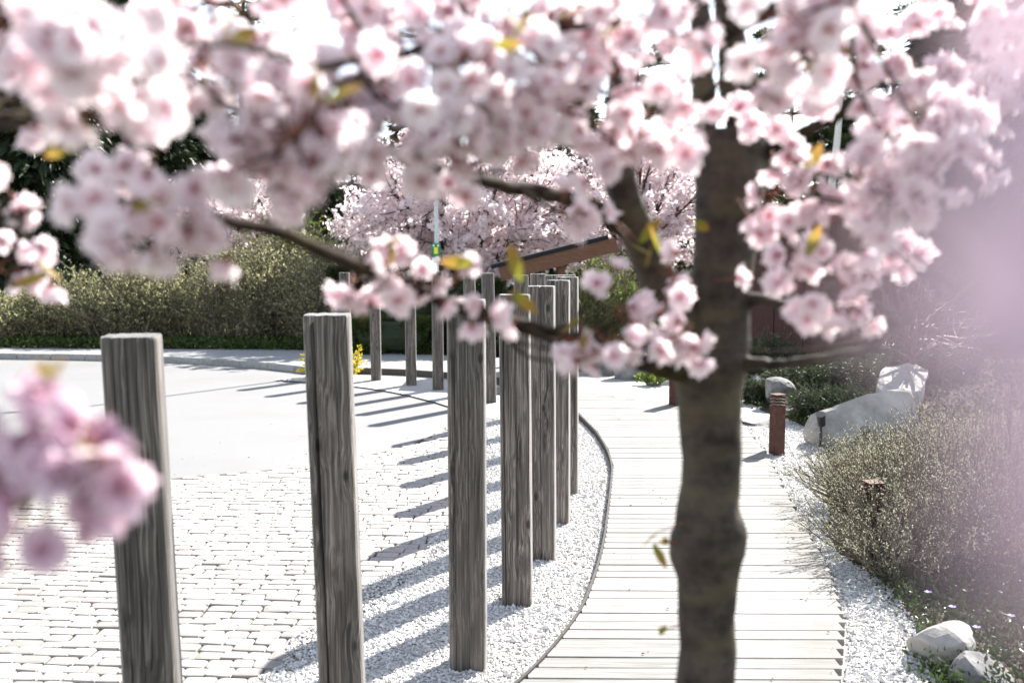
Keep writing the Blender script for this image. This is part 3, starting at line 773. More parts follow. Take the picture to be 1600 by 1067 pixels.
# ------------------------------------------------------------------ planting
def twiggy(name, label, base, rx, ry, h, nst, ntw, nleaf, leaf_mat, lsize, twig_mat='shrub_twig', upright=0.5, tw=(0.10, 0.30), rad=0.006, cat='shrub', group=None, spread=0.35, lw=0.5):
    base = np.asarray(base, float); o = thing(name, base, label, cat, group)
    a = rng.random(nst) * 6.283; q = np.sqrt(rng.random(nst))
    A = base + np.c_[np.cos(a) * q * rx * spread, np.sin(a) * q * ry * spread, np.full(nst, -0.03)]
    q2 = rng.random(nst) ** 0.6; a2 = a + rng.normal(size=nst) * 0.35
    C = base + np.c_[np.cos(a2) * q2 * rx, np.sin(a2) * q2 * ry, h * (0.45 + 0.5 * rng.random(nst)) * np.sqrt(np.clip(1.02 - q2 ** 2 * 0.75, 0, 1))]
    B = A * 0.5 + C * 0.5 + rng.normal(size=(nst, 3)) * 0.06 * h + np.array([0, 0, 0.06 * h])
    m = MB(); m.add(*twigs_batch(A, B, C, rad, rad * 0.45))
    k = rng.integers(0, nst, ntw); t = (0.25 + 0.75 * rng.random(ntw))[:, None]
    S = np.where(t < .5, A[k] + (B[k] - A[k]) * t * 2, B[k] + (C[k] - B[k]) * (t * 2 - 1))
    out = unit((S - base) * np.array([1, 1, 0.3]))
    D = unit(out * 0.6 + np.array([0, 0, upright]) + rng.normal(size=(ntw, 3)) * 0.5)
    Lg = h * (tw[0] + (tw[1] - tw[0]) * rng.random((ntw, 1)))
    E = S + D * Lg; M_ = S + D * Lg * .5 + rng.normal(size=(ntw, 3)) * 0.06 * Lg
    m.add(*twigs_batch(S, M_, E, rad * 0.4, rad * 0.2))
    m.build('stem', twig_mat, o)
    k = rng.integers(0, ntw, nleaf); t = (rng.random(nleaf) ** 0.7)[:, None]
    Cn = S[k] + (E[k] - S[k]) * t
    LD = unit(D[k] * 0.9 + rng.normal(size=(nleaf, 3)) * 0.6)
    V, F, U = leaves(Cn, LD, lsize * (0.6 + 0.7 * rng.random(nleaf)), lw)
    MB().add(V, F, 0, U).build('foliage', leaf_mat, o)
    return o

def blossom_tree(name, label, base, forkz, ctr, rad, nbr, nfl, fsize, group=None, leaf=None, leafn=0, trunk_r=0.11, petals='far_petal', cat='cherry tree'):
    base = np.asarray(base, float); ctr = np.asarray(ctr, float); rad = np.asarray(rad, float)
    o = thing(name, base, label, cat, group)
    fork = np.array([base[0] * .7 + ctr[0] * .3, base[1], base[2] + forkz])
    MB().add(*tube(spline([base - np.array([0, 0, .1]), (base + fork) / 2 + np.array([.04, 0, 0]), fork], 8), np.linspace(trunk_r * 1.25, trunk_r, 8), 10, True, 0.15, 9)).build('trunk', 'far_bark', o)
    tips = []; m = MB(); segs = []
    main = []
    for i in range(9):
        d = sph(1)[0]; d[2] = abs(d[2]) * .6 + .1
        T = ctr + rad * d * 0.75
        mid = fork + (T - fork) * .45 + np.array([0, 0, 0.12 * rad[2]]) + rng.normal(size=3) * .1
        pl = spline([fork + rng.normal(size=3) * .03, mid, T], 9); main.append(pl)
        m.add(*tube(pl, np.linspace(trunk_r * .55, 0.015, 9), 6))
    A = []; B = []; C = []
    for i in range(nbr):
        d = sph(1)[0] * rng.random() ** (1 / 2.6)
        T = ctr + rad * d
        j = min(range(9), key=lambda q: np.min(np.linalg.norm(main[q] - T, axis=1)) + rng.random() * .5)
        pt = main[j]; kk = np.argmin(np.linalg.norm(pt - T, axis=1)); kk = max(2, int(kk * rng.uniform(.5, 1)))
        A.append(pt[kk]); C.append(T); B.append((pt[kk] + T) / 2 + rng.normal(size=3) * .12 + np.array([0, 0, .1]))
    A, B, C = map(np.array, (A, B, C))
    m.add(*twigs_batch(A, B, C, 0.014, 0.004))
    m.build('limb', 'far_bark', o)
    k = rng.integers(0, nbr, nfl); t = (0.15 + 0.85 * rng.random((nfl, 1)) ** .8)
    Cn = (1 - t) ** 2 * A[k] + 2 * t * (1 - t) * B[k] + t * t * C[k]
    clump = 0.055 + 0.07 * rng.random((nfl, 1))
    off = sph(nfl) * clump * rng.random((nfl, 1)) ** .4
    V, F, U = cups(Cn + off, off + rng.normal(size=(nfl, 3)) * .03, fsize * (0.7 + .6 * rng.random(nfl)))
    MB().add(V, F, 0, U).build('crown', petals, o)
    if leafn:
        k = rng.integers(0, nbr, leafn); t = rng.random((leafn, 1)) ** .5
        Cn = (1 - t) ** 2 * A[k] + 2 * t * (1 - t) * B[k] + t * t * C[k]
        V, F, U = leaves(Cn + rng.normal(size=(leafn, 3)) * .05, sph(leafn), .05, .5)
        MB().add(V, F, 0, U).build('young_foliage', leaf or 'young_leaf', o)
    return o

def spruce(label, base, h, r, n, mat='dark_leaf', group=None, low=0.06, name='spruce_tree'):
    base = np.asarray(base, float); o = thing(name, base, label, 'spruce', group)
    MB().add(*tube([base - [0, 0, .1], base + [0.03, 0, h * .5], base + [0, 0, h * .98]], [h * .022, h * .014, .01], 8)).build('trunk', 'far_bark', o)
    s = low + (1 - low) * rng.random(n) ** 1.3
    lvl = np.floor(s * h / 0.35) * 0.35 / h
    a = rng.random(n) * 6.283; q = np.sqrt(rng.random(n))
    lob = 0.75 + 0.25 * np.sin(a * 5 + lvl * 40)
    rr = r * (1 - lvl) ** .85 * (0.12 + .88 * q) * lob
    C = base + np.c_[np.cos(a) * rr, np.sin(a) * rr, s * 0 + lvl * h - rr * .28 + rng.normal(size=n) * .05]
    D = np.c_[np.cos(a), np.sin(a), np.full(n, -.75)] + rng.normal(size=(n, 3)) * .45
    V, F, U = leaves(C, D, .22 + .25 * rng.random(n), .34, .3)
    MB().add(V, F, 0, U).build('crown', mat, o)
    return o

def pine(label, base, h, r, ncl, group=None, lean=0.3, per=170, nl=.17, crown_from=.45, name='pine_tree', bark='pine_bark', leaf='pine_needle'):
    base = np.asarray(base, float); o = thing(name, base, label, 'tree' if name != 'pine_tree' else 'pine', group)
    tr = spline([base - [0, 0, .1], base + [lean * .3, 0, h * .35], base + [-lean * .2, .1, h * .7], base + [lean, 0, h]], 14)
    MB().add(*tube(tr, np.linspace(h * .017, .03, 14), 9, True, .12, 5)).build('trunk', bark, o)
    m = MB(); L_ = MB()
    for i in range(ncl):
        s = crown_from + (1 - crown_from) * rng.random() ** .8
        p0 = np.array([np.interp(s, np.linspace(0, 1, 14), tr[:, q]) for q in range(3)])
        a = rng.random() * 6.283; ln = r * (1.15 - s * .6) * rng.uniform(.45, 1)
        p1 = p0 + np.array([math.cos(a) * ln, math.sin(a) * ln, rng.uniform(-.1, .45) * ln])
        m.add(*tube(spline([p0, (p0 + p1) / 2 + rng.normal(size=3) * .12, p1], 5), np.linspace(.045, .012, 5), 5))
        for _ in range(3):
            c = p0 + (p1 - p0) * rng.uniform(.45, 1.05) + rng.normal(size=3) * .14 * ln * .6
            d = sph(per); d[:, 2] = np.abs(d[:, 2]) * .8 - .15
            C = c + d * np.array([.42, .42, .2]) * rng.random((per, 1)) ** .5 * (.5 + .25 * ln)
            V, F, U = leaves(C, d + rng.normal(size=(per, 3)) * .5, nl * (.7 + .6 * rng.random(per)), .22, .2)
            L_.add(V, F, 0, U)
    m.build('limb', bark, o); L_.build('crown', leaf, o)
    return o

def clipped_hedge(name, label, x0, x1, y0, y1, z0, z1, n, leaf_mat, ls=.05, cat='hedge'):
    o = thing(name, ((x0 + x1) / 2, (y0 + y1) / 2, z0), label, cat)
    c = np.array([(x0 + x1) / 2, (y0 + y1) / 2, (z0 + z1) / 2]); hh = np.array([x1 - x0, y1 - y0, z1 - z0]) / 2
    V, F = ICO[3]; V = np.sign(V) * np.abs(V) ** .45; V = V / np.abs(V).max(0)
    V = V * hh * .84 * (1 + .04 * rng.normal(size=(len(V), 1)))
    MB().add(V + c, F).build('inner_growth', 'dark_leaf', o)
    d = sph(n); q = np.sign(d) * np.abs(d) ** .35; q = q / np.abs(q).max(1, keepdims=True)
    C = c + q * hh * (0.90 + .13 * rng.random((n, 1)))
    V, F, U = leaves(C, d + rng.normal(size=(n, 3)) * .5 + np.array([0, 0, .6]), ls * (.7 + .6 * rng.random(n)), .5)
    MB().add(V, F, 0, U).build('foliage', leaf_mat, o)
    return o

# bare olive shrubs along the far pavement
gS = 'bare olive shrubs along the far pavement'
sh_l = [(20, 452, 75, 16.9, 'low olive shrub at the left edge beyond the kerb'), (105, 428, 80, 17.2, 'olive twiggy shrub second from the left edge beyond the kerb'),
        (195, 402, 85, 17.0, 'dense olive shrub rising above the top of the nearest post'), (285, 398, 85, 17.3, 'yellowish twiggy shrub right of the nearest post top'),
        (370, 384, 85, 17.0, 'pale olive shrub midway between the two nearest posts'), (450, 368, 85, 17.1, 'tall pale olive shrub left of the deep-cracked post'),
        (520, 372, 70, 16.6, 'dark twiggy shrub behind the deep-cracked post')]
for i, (px, ty, hw, Y, lab) in enumerate(sh_l):
    t = P(px, ty, Y); w = hw * Y / FPX * 1.02
    twiggy('olive_shrub', lab, (t[0], Y, 0.06), w, 0.8, t[2] * 1.02, 150, 2600, 7500, 'olive_leaf', .048, upright=.45, tw=(.10, .26), rad=.011, group=gS, spread=.7)
# ivy strip
n = 9000; X = rng.uniform(-14, -2.6, n); Yb = np.interp(X, [-14, -7.8, -5.2, -2.6], [16.4, 15.85, 15.7, 15.4])
C = np.c_[X, Yb + rng.random(n) * 1.2, .08 + .12 * rng.random(n)]
V, F, U = leaves(C, sph(n) + np.array([0, -.3, .8]), .06 + .03 * rng.random(n), .7)
iv = MB().add(V, F, 0, U).build('ivy_cover', 'hedge_leaf'); tag(iv, 'low green ground cover along the back of the far pavement', 'ground cover', kind='stuff')

# clipped hedges behind the far posts
a, b_ = P(548, 520, 15.0), P(706, 560, 15.0)
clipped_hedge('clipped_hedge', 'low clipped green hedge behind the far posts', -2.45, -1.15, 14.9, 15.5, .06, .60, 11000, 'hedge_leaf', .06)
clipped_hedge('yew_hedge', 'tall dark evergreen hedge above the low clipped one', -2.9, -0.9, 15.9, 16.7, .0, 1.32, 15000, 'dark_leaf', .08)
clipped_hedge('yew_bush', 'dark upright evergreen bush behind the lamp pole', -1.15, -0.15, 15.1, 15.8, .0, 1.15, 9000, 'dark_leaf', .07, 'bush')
yb = G(520, 592, 0)
twiggy('yellow_shrub', 'small bright yellow shrub behind the deep-cracked post', (yb[0] + .02, yb[1] + .05, 0), .42, .25, .42, 60, 260, 1500, 'yellow_leaf', .05, upright=.8, tw=(.15, .4), rad=.006, lw=.55)
c = G(1022, 606, 0)
twiggy('yellow_tuft', 'little yellow-green plant left of the rusty bollard behind the trunk', (c[0], c[1] + .1, 0), .2, .15, .24, 40, 140, 700, 'fresh_leaf', .045, upright=.8, rad=.004)
c = P(935, 540, 14.2)
twiggy('green_shrub', 'loose yellow-green shrub right of the shelter roof', (c[0] + .1, 14.2, 0), .62, .6, 1.75, 120, 2400, 5200, 'fresh_leaf', .045, upright=.4, tw=(.1, .25), rad=.009)
c = P(455, 330, 21)
twiggy('willow_bush', 'fresh green bush behind the olive shrubs', (c[0], 21, 0), 1.1, 1, 2.9, 130, 2200, 7000, 'fresh_leaf', .06, upright=.3, tw=(.1, .25), rad=.012)
c = P(930, 520, 15.5)
twiggy('dark_twiggy_shrub', 'brownish twiggy shrub left of the trunk beyond the boardwalk', (c[0] + .8, 15.3, 0), .8, .6, 1.25, 120, 2200, 2200, 'olive_leaf', .04, upright=.4, rad=.009)

# flowering cherries in the distance
gC = 'flowering cherries in the background'
blossom_tree('cherry_tree', 'big flowering cherry behind the shelter and the far posts', (-0.7, 18.2, 0), .9, (-0.75, 18.2, 2.35), (2.6, 2.0, 1.8), 520, 30000, .075, gC, leafn=1500)
blossom_tree('cherry_tree', 'flowering cherry behind the slanting roof, right of the big one', (2.6, 19.5, 0), 1.0, (2.4, 19.5, 2.5), (1.9, 1.7, 1.9), 340, 18000, .075, gC, leafn=900)
blossom_tree('cherry_tree', 'pale flowering cherry peeping over the olive shrubs at left', (-6.6, 23, 0), 1.0, (-6.4, 23, 2.2), (2.0, 1.6, 1.35), 240, 10000, .08, gC, leafn=400)
blossom_tree('cherry_tree', 'smaller flowering cherry at the left foot of the big one', (-2.6, 20.5, 0), .6, (-2.6, 20.5, 1.9), (1.2, 1.1, 1.1), 180, 9000, .07, gC, leafn=300)

# conifers
gD = 'dark conifers behind the shrubs'
for px, Y, h, r, lab in ((-40, 23, 10, 2.6, 'dark spruce at the left edge'), (70, 22, 11, 2.3, 'dark spruce behind the left blossom clusters'), (150, 25, 9.5, 2.4, 'dark spruce with a bare lower trunk above the olive shrubs'), (235, 27, 11, 2.6, 'spruce right of the three at the left edge'), (320, 30, 6.5, 2.3, 'shorter spruce behind the tall pine')):
    spruce(lab, (P(px, 400, Y)[0], Y, 0), h, r, 11000, group=gD)
gP = 'pines in the background'
pine('tall pine whose dark top shows against the sky at upper left', (P(385, 400, 32)[0], 32, 0), 11.2, 2.4, 20, gP, .3)
pine('pine behind the left flowering trees', (P(300, 400, 33)[0], 33, 0), 8.4, 2.4, 18, gP, -.2, crown_from=.3)
pine('rounded pine behind the middle of the far cherries', (P(560, 400, 36)[0], 36, 0), 6.6, 2.8, 22, gP, -.2, crown_from=.2)
pine('pine over the big cherry', (P(850, 400, 34)[0], 34, 0), 7.0, 2.6, 22, gP, .1, crown_from=.3)
pine('pine left of the trunk over the second cherry', (P(990, 400, 36)[0], 36, 0), 8.5, 2.8, 22, gP, .1, crown_from=.3)
pine('pine right of the trunk against the pale sky', (P(1235, 400, 27)[0], 27, 0), 7.4, 2.3, 24, gP, .2, crown_from=.3)
pine('thick pine behind the panelled wall', (P(1390, 400, 26)[0], 26, 0), 7.4, 2.6, 26, gP, -.2, crown_from=.2)
pine('pine at the right edge behind the panelled wall', (P(1530, 400, 24)[0], 24, 0), 7.6, 2.6, 22, gP, -.2, crown_from=.2)
for px, Y, h, r, lab in ((1440, 30, 9.5, 2.8, 'dark spruce above the panelled wall behind the right blossoms'), (1525, 25, 9.0, 2.6, 'dark spruce near the right edge above the wall'), (1610, 22, 9.0, 2.5, 'dark spruce cut by the right edge'), (500, 29, 4.6, 2.0, 'low dark spruce behind the green bush'), (585, 31, 4.4, 2.0, 'low dark spruce at the left shoulder of the big far cherry')):
    spruce(lab, (P(px, 400, Y)[0], Y, 0), h, r, 8000, group=gD, low=.02)
gF = 'distant dark trees closing the view'
for px, Y, h, kind, lab in ((430, 44, 8.0, 0, 'distant dark spruce behind the green bush'), (540, 46, 8.6, 0, 'distant spruce left of the big far cherry'), (640, 45, 8.8, 0, 'distant spruce behind the left half of the big far cherry'), (700, 43, 5.6, 1, 'distant low pine behind the lamp pole'), (790, 46, 8.4, 0, 'distant spruce behind the top of the big far cherry'), (910, 44, 8.8, 0, 'distant spruce between the big far cherry and the trunk'), (1030, 44, 9.4, 0, 'distant spruce just left of the trunk'), (1180, 42, 6.8, 0, 'distant spruce just right of the trunk'), (1310, 40, 7.8, 0, 'distant spruce behind the birch'), (1460, 40, 8.6, 0, 'distant spruce over the panelled wall')):
    b0 = (P(px, 400, Y)[0], Y, 0)
    if kind: pine(lab, b0, h, 3.0, 20, gF, .1, crown_from=.15)
    else: spruce(lab, b0, h, 3.6, 9000, group=gF, low=.02)
bz = P(1292, 330, 20)
pine('birch with a bright white bent trunk above the panelled wall', (bz[0] + .15, 20, 0), 6.6, 1.2, 10, None, -.35, 60, .08, .6, 'birch_tree', 'birch_bark', 'fresh_leaf')

# rock garden: ground cover, junipers, bare tree, twiggy shrubs
def gzf(x, y): return float(garden_z(np.array(float(x)), np.array(float(y))))
gJ = 'junipers in the rock garden'
for px, py, Y, rx, h, lab in ((1300, 640, 9.3, .42, .35, 'spreading juniper left of the large boulder'), (1250, 600, 11, .55, .30, 'low juniper behind the dark boulder'), (1340, 590, 10.8, .6, .35, 'dark spreading juniper under the bare tree'), (1440, 640, 10.2, .6, .45, 'juniper right of the large boulder'), (1195, 560, 12.6, .35, .55, 'small green bush at the foot of the panelled wall'), (1190, 625, 10.5, .2, .22, 'green cushion between the two grey rocks')):
    c = P(px, py, Y); z = gzf(c[0], Y)
    twiggy('juniper', lab, (c[0], Y, z), rx, rx * .8, max(h, c[2] - z + h * .35), 60, 900, 5200, 'juniper_needle', .05, upright=.3, tw=(.2, .5), rad=.006, group=gJ, lw=.3, spread=.5)
def bed(name, label, mat, n, xa, xb, ya, yb, s, lw, hgt, cat='ground cover', ok=None, upv=.7):
    X = rng.uniform(xa, xb, n); Y = rng.uniform(ya, yb, n)
    k = (X > deck_right(np.minimum(Y, 9.8)) + strip_w(Y) + rng.normal(size=n) * .03)
    if ok is not None: k &= ok(X, Y)
    X, Y = X[k], Y[k]; n = len(X)
    C = np.c_[X, Y, garden_z(X, Y) + hgt * rng.random(n)]
    V, F, U = leaves(C, sph(n) + np.array([0, 0, upv]), s * (.7 + .6 * rng.random(n)), lw)
    o = MB().add(V, F, 0, U).build(name, mat); tag(o, label, cat, kind='stuff'); return o
bed('periwinkle_leaves', 'glossy green periwinkle ground cover at the lower right', 'vinca_leaf', 15000, 1.5, 3.6, 3.0, 4.75, .030, .45, .09)
bed('creeping_cover', 'low green ground cover between the rocks', 'hedge_leaf', 9000, 2.2, 6, 8.2, 13.8, .05, .5, .07)
bed('dry_leaves', 'brown litter and low dark growth under the shrubs', 'olive_leaf', 7000, 1.6, 5, 4.5, 9, .03, .5, .04)
for (px, py), vl in zip(((1488, 948), (1526, 980), (1424, 985), (1580, 962), (1450, 925)), ['violet periwinkle flower nearest the pale stone', 'violet periwinkle flower right of the pale stone', 'violet periwinkle flower at the gravel edge left of the pale stone', 'violet periwinkle flower at the right edge', 'violet periwinkle flower under the twiggy shrub']):
    c = G(px, py, .13); t = thing('periwinkle_flower', c, vl, 'flower', 'violet periwinkle flowers')
    m = MB()
    for k in range(5):
        a = k * 1.2566 + .3; d = np.array([math.cos(a), math.sin(a), .25]); s_ = np.array([-math.sin(a), math.cos(a), 0])
        m.add([c, c + d * .012 + s_ * .007, c + d * .017, c + d * .012 - s_ * .007], [(0, 3, 2), (0, 2, 1)])
    m.build('petals', 'vinca_petal', t)
gG = 'grey-green twiggy shrubs along the boardwalk'
for px, py, Y, rx, ty, lab in ((1410, 930, 4.9, .34, 765, 'grey-green twiggy shrub overhanging the edge of the boardwalk'), (1385, 820, 6.0, .42, 690, 'grey-green twiggy shrub behind the bollard head'),
                           (1480, 900, 5.3, .50, 640, 'tall grey-green twiggy shrub right of the overhanging one'), (1560, 880, 5.8, .55, 600, 'tallest twiggy shrub at the right edge'),
                           (1590, 930, 4.9, .45, 700, 'shaded twiggy shrub in the right corner behind the periwinkle'), (1440, 780, 6.9, .45, 660, 'twiggy shrub in front of the large boulder')):
    g_ = P(px, py, Y); z = gzf(g_[0], Y); h = P(px, ty, Y)[2] - z
    o = thing('twiggy_shrub', (g_[0], Y, z), lab, 'shrub', gG)
    nst = 230; base = np.array([g_[0], Y, z])
    a = rng.random(nst) * 6.283; q = np.sqrt(rng.random(nst))
    A = base + np.c_[np.cos(a) * q * rx * .45, np.sin(a) * q * rx * .45, np.full(nst, -.02)]
    hh = h * (.55 + .5 * rng.random(nst)) * (1.05 - .40 * q)
    C = A + np.c_[np.cos(a) * (rx * .75 * q + .05), np.sin(a) * (rx * .75 * q + .05), hh] + rng.normal(size=(nst, 3)) * np.array([.06, .06, .0])
    B = A * .45 + C * .55 + np.c_[np.cos(a) * .06, np.sin(a) * .06, np.zeros(nst)] + rng.normal(size=(nst, 3)) * .02
    m = MB(); m.add(*twigs_batch(A, B, C, .0038, .0016))
    nt_ = 900; k = rng.integers(0, nst, nt_); t = (.35 + .6 * rng.random(nt_))[:, None]
    S = np.where(t < .5, A[k] + (B[k] - A[k]) * t * 2, B[k] + (C[k] - B[k]) * (t * 2 - 1))
    D = unit(unit(C[k] - B[k]) + rng.normal(size=(nt_, 3)) * .35); E = S + D * (.07 + .12 * rng.random((nt_, 1)))
    m.add(*twigs_batch(S, (S + E) / 2, E, .0018, .001))
    m.build('stem', 'shrub_twig', o)
    nl_ = 7500; j = rng.integers(0, nst + nt_, nl_)
    SS = np.vstack([B, S]); EE = np.vstack([C, E]); t = (rng.random((nl_, 1)) ** .8)
    Cn = SS[j] + (EE[j] - SS[j]) * t; Dn = unit(unit(EE[j] - SS[j]) * .8 + rng.normal(size=(nl_, 3)) * .6)
    V, F, U = leaves(Cn, Dn, .014 * (.7 + .6 * rng.random(nl_)), .42)
    MB().add(V, F, 0, U).build('foliage', 'grey_leaf', o)
# bare tree over the boulder
c = P(1447, 690, 9.6); z = gzf(c[0], 9.6); bt = thing('bare_tree', (c[0], 9.6, z), 'small bare tree with pinkish twigs behind the large boulder', 'tree')
f1 = P(1425, 560, 9.5)
MB().add(*tube(spline([(c[0], 9.6, z - .05), P(1440, 620, 9.55), f1], 8), np.linspace(.05, .032, 8), 8, True, .2, 12)).build('trunk', 'pink_twig', bt)
A, B, C = [], [], []
for i in range(16):
    T = P(rng.uniform(1310, 1520), rng.uniform(440, 560), rng.uniform(8.9, 10.2)); A.append(f1 + rng.normal(size=3) * .02); C.append(T); B.append((A[-1] + T) / 2 + np.array([0, 0, .10]) + rng.normal(size=3) * .05)
A, B, C = map(np.array, (A, B, C)); m = MB(); m.add(*twigs_batch(A, B, C, .016, .006))
def kids(A, B, C, n, l, r0, sp_):
    k = rng.integers(0, len(A), n); t = (.25 + .75 * rng.random((n, 1))); S = (1 - t) ** 2 * A[k] + 2 * t * (1 - t) * B[k] + t * t * C[k]
    D = unit(unit(C[k] - A[k]) + rng.normal(size=(n, 3)) * sp_ + np.array([0, 0, .12])); E = S + D * l * (.5 + rng.random((n, 1)))
    return S, (S + E) / 2 + rng.normal(size=(n, 3)) * l * .08, E
k1 = kids(A, B, C, 160, .28, 0, .55); m.add(*twigs_batch(*k1, .006, .0035)); k2 = kids(*k1, 700, .16, 0, .55); m.add(*twigs_batch(*k2, .0035, .0022))
m.build('limb', 'pink_twig', bt)

# ------------------------------------------------------------------ the near cherry tree in bloom
def petal_pts(L, W, cup, roll):
    """one notched petal along +x, base at origin"""
    rows = [(0.0, 0.10), (0.32, 0.62), (0.66, 1.0), (1.0, 0.62)]
    V, U = [], []
    for i, (u, w) in enumerate(rows):
        for j, vv in enumerate((-1, 0, 1)):
            uu = u - (0.11 if (i == 3 and vv == 0) else 0.0)
            x = uu * L; yy = vv * w * W / 2
            zz = cup * L * uu ** 1.6 + 0.10 * L * abs(vv) * w + roll * L * uu * vv * .12
            V.append((x, yy, zz)); U.append(u)
    F = [(i * 3 + j, i * 3 + j + 1, i * 3 + j + 4, i * 3 + j + 3) for i in range(3) for j in range(2)]
    return np.array(V), F, np.array(U)
def flower_data(seed):
    """semi-double blossom facing +z, about 1 unit across; second material = calyx and stalk, third = stamens"""
    r = np.random.default_rng(seed); parts = []
    opened = r.choice([1.0, .95, .9, .75, .45])
    for ring, (npet, L, cup) in enumerate(((5, .52, .10), (5, .46, .38), (2, .32, .9))):
        cup = cup + (1 - opened) * 2.2
        for k in range(npet):
            a = k * 2 * math.pi / npet + ring * .63 + r.normal() * .12
            V, F, U = petal_pts(L * r.uniform(.9, 1.08), L * r.uniform(.82, 1.02), cup + r.normal() * .1, r.normal())
            c, s_ = math.cos(a), math.sin(a)
            sh_ = 1 / math.sqrt(1 + cup * cup * .7)
            V = V * np.array([sh_, 1, 1]); V = np.stack([V[:, 0] * c - V[:, 1] * s_, V[:, 0] * s_ + V[:, 1] * c, V[:, 2] + ring * .02], 1)
            parts.append((V, F, 0, U))
    for k in range(9):
        a = r.random() * 6.28; q = r.uniform(.02, .13); tip = np.array([math.cos(a) * q, math.sin(a) * q, r.uniform(.12, .22)])
        e = np.array([-math.sin(a), math.cos(a), 0]) * .014
        parts.append((np.array([[0, 0, .02] + e, [0, 0, .02] - e, tip - e, tip + e, ]), [(0, 1, 2, 3)], 2, None))
    V, F = tube([(0, 0, .03), (0, 0, -.10), (0, 0, -.20), (.04 * r.normal(), .04 * r.normal(), -.75)], [.07, .06, .022, .018], 6)
    parts.append((V, F, 1, None))
    return parts
NF = 14
FD = [flower_data(100 + i) for i in range(NF)]
def flower_mesh(i, pt='petal'):
    m = MB()
    for V, F, mi, U in FD[i]: m.add(V, F, mi, U)
    return m.mesh('flower', [pt, 'sepal', 'stamen'], smooth=True)
FM = [flower_mesh(i) for i in range(NF)]
FMD = [flower_mesh(i, 'deep_petal') for i in range(NF)]

tY = 1.45
trunk_foot = P(1102, 1067, tY); trunk_foot = np.array([trunk_foot[0] + .01, tY + .03, 0.0])
ct = thing('cherry_tree', trunk_foot, 'near cherry tree in bloom, its dark blurred trunk rising in front of the boardwalk', 'cherry tree')
def W2R(w, Y): return w / 2 * Y / FPX
tp = [(1100, 1400, 118), (1100, 1150, 98), (1102, 1067, 94), (1106, 1000, 88), (1104, 950, 92), (1106, 905, 96), (1104, 860, 120), (1109, 832, 116), (1107, 790, 98), (1110, 740, 94), (1111, 680, 96), (1108, 620, 100), (1112, 565, 112), (1118, 520, 104), (1124, 470, 96), (1131, 400, 96), (1138, 320, 102), (1140, 265, 108), (1140, 205, 106)]
tpts = np.array([trunk_foot - [0, 0, .1], trunk_foot + [0, 0, .25]] + [P(x, y, tY) for x, y, w in tp]); trad = np.array([.075, .060] + [W2R(w, tY) for _, _, w in tp])
tt = spline(np.c_[tpts, trad], 110)
MB().add(*tube(tt[:, :3], tt[:, 3], 26, True, .075, 17)).build('trunk', 'cherry_bark', ct, smooth=True)
LIMB = []
def limb(pp, n=40, wob=.10, name='limb', sides=12):
    """pp: (px, py, Y, width px)"""
    A = np.array([np.r_[P(x, y, Y), W2R(w, Y)] for x, y, Y, w in pp]); s_ = spline(A, n)
    s_[:, :3] += np.cumsum(rng.normal(size=(n, 3)), axis=0) * .0012
    LIMB.append(s_)
    MB().add(*tube(s_[:, :3], np.clip(s_[:, 3], .0012, 1), sides, True, wob, 50)).build(name, 'twig_bark' if pp[0][3] < 36 or len(pp) > 9 else 'cherry_bark', ct, smooth=True)
limb([(1125, 560, 1.45, 60), (1050, 572, 1.42, 34), (970, 548, 1.36, 28), (860, 516, 1.28, 25), (760, 484, 1.20, 24), (680, 458, 1.13, 23), (590, 424, 1.08, 22), (500, 385, 1.0, 22), (420, 352, .95, 22), (335, 336, .9, 20), (250, 300, .85, 16), (150, 330, .8, 12)])
limb([(1110, 560, 1.46, 70), (1040, 470, 1.44, 62), (1000, 395, 1.42, 58), (965, 320, 1.40, 52), (945, 220, 1.36, 44), (948, 120, 1.32, 38), (925, 20, 1.25, 32), (880, -90, 1.2, 26)])
limb([(985, 360, 1.41, 34), (930, 325, 1.34, 26), (850, 300, 1.25, 24), (780, 288, 1.18, 22), (720, 278, 1.1, 20), (650, 262, 1.02, 18), (570, 225, .95, 16), (470, 200, .88, 15), (380, 190, .82, 14)])
limb([(1120, 340, 1.46, 60), (1100, 240, 1.45, 42), (1092, 120, 1.43, 36), (1086, 0, 1.40, 32), (1060, -150, 1.35, 26)])
limb([(1150, 330, 1.46, 74), (1166, 230, 1.46, 66), (1147, 140, 1.45, 62), (1133, 50, 1.43, 42), (1120, -80, 1.4, 30)])
limb([(1170, 260, 1.46, 30), (1240, 225, 1.42, 20), (1310, 190, 1.38, 16), (1380, 120, 1.35, 13), (1460, 62, 1.3, 11), (1530, 0, 1.25, 10), (1610, -70, 1.2, 9)])
limb([(1385, 110, 1.35, 9), (1384, 150, 1.33, 8), (1375, 200, 1.3, 7), (1400, 260, 1.2, 6), (1390, 340, 1.15, 5)], name='twig')
limb([(1460, 62, 1.3, 9), (1520, 80, 1.2, 8), (1600, 30, 1.1, 7), (1680, -20, 1.05, 6)], name='twig')
limb([(1140, 475, 1.46, 40), (1190, 468, 1.42, 18), (1260, 478, 1.36, 15), (1330, 440, 1.25, 12), (1400, 400, 1.15, 9)])
limb([(1140, 560, 1.46, 40), (1190, 562, 1.40, 18), (1270, 560, 1.30, 15), (1350, 536, 1.2, 12), (1430, 470, 1.05, 9), (1560, 380, .9, 8), (1760, 300, .7, 7)])
limb([(925, 20, 1.25, 22), (820, 30, 1.1, 18), (700, 60, .98, 15), (590, 90, .9, 13), (480, 90, .82, 12), (350, 60, .75, 11), (200, 60, .66, 10), (60, 40, .6, 9)])
limb([(590, 90, .9, 10), (520, 150, .82, 9), (440, 230, .76, 8)], name='twig')
limb([(200, 60, .66, 9), (140, 160, .68, 9), (40, 215, .78, 12), (-60, 190, .8, 12)], name='twig')
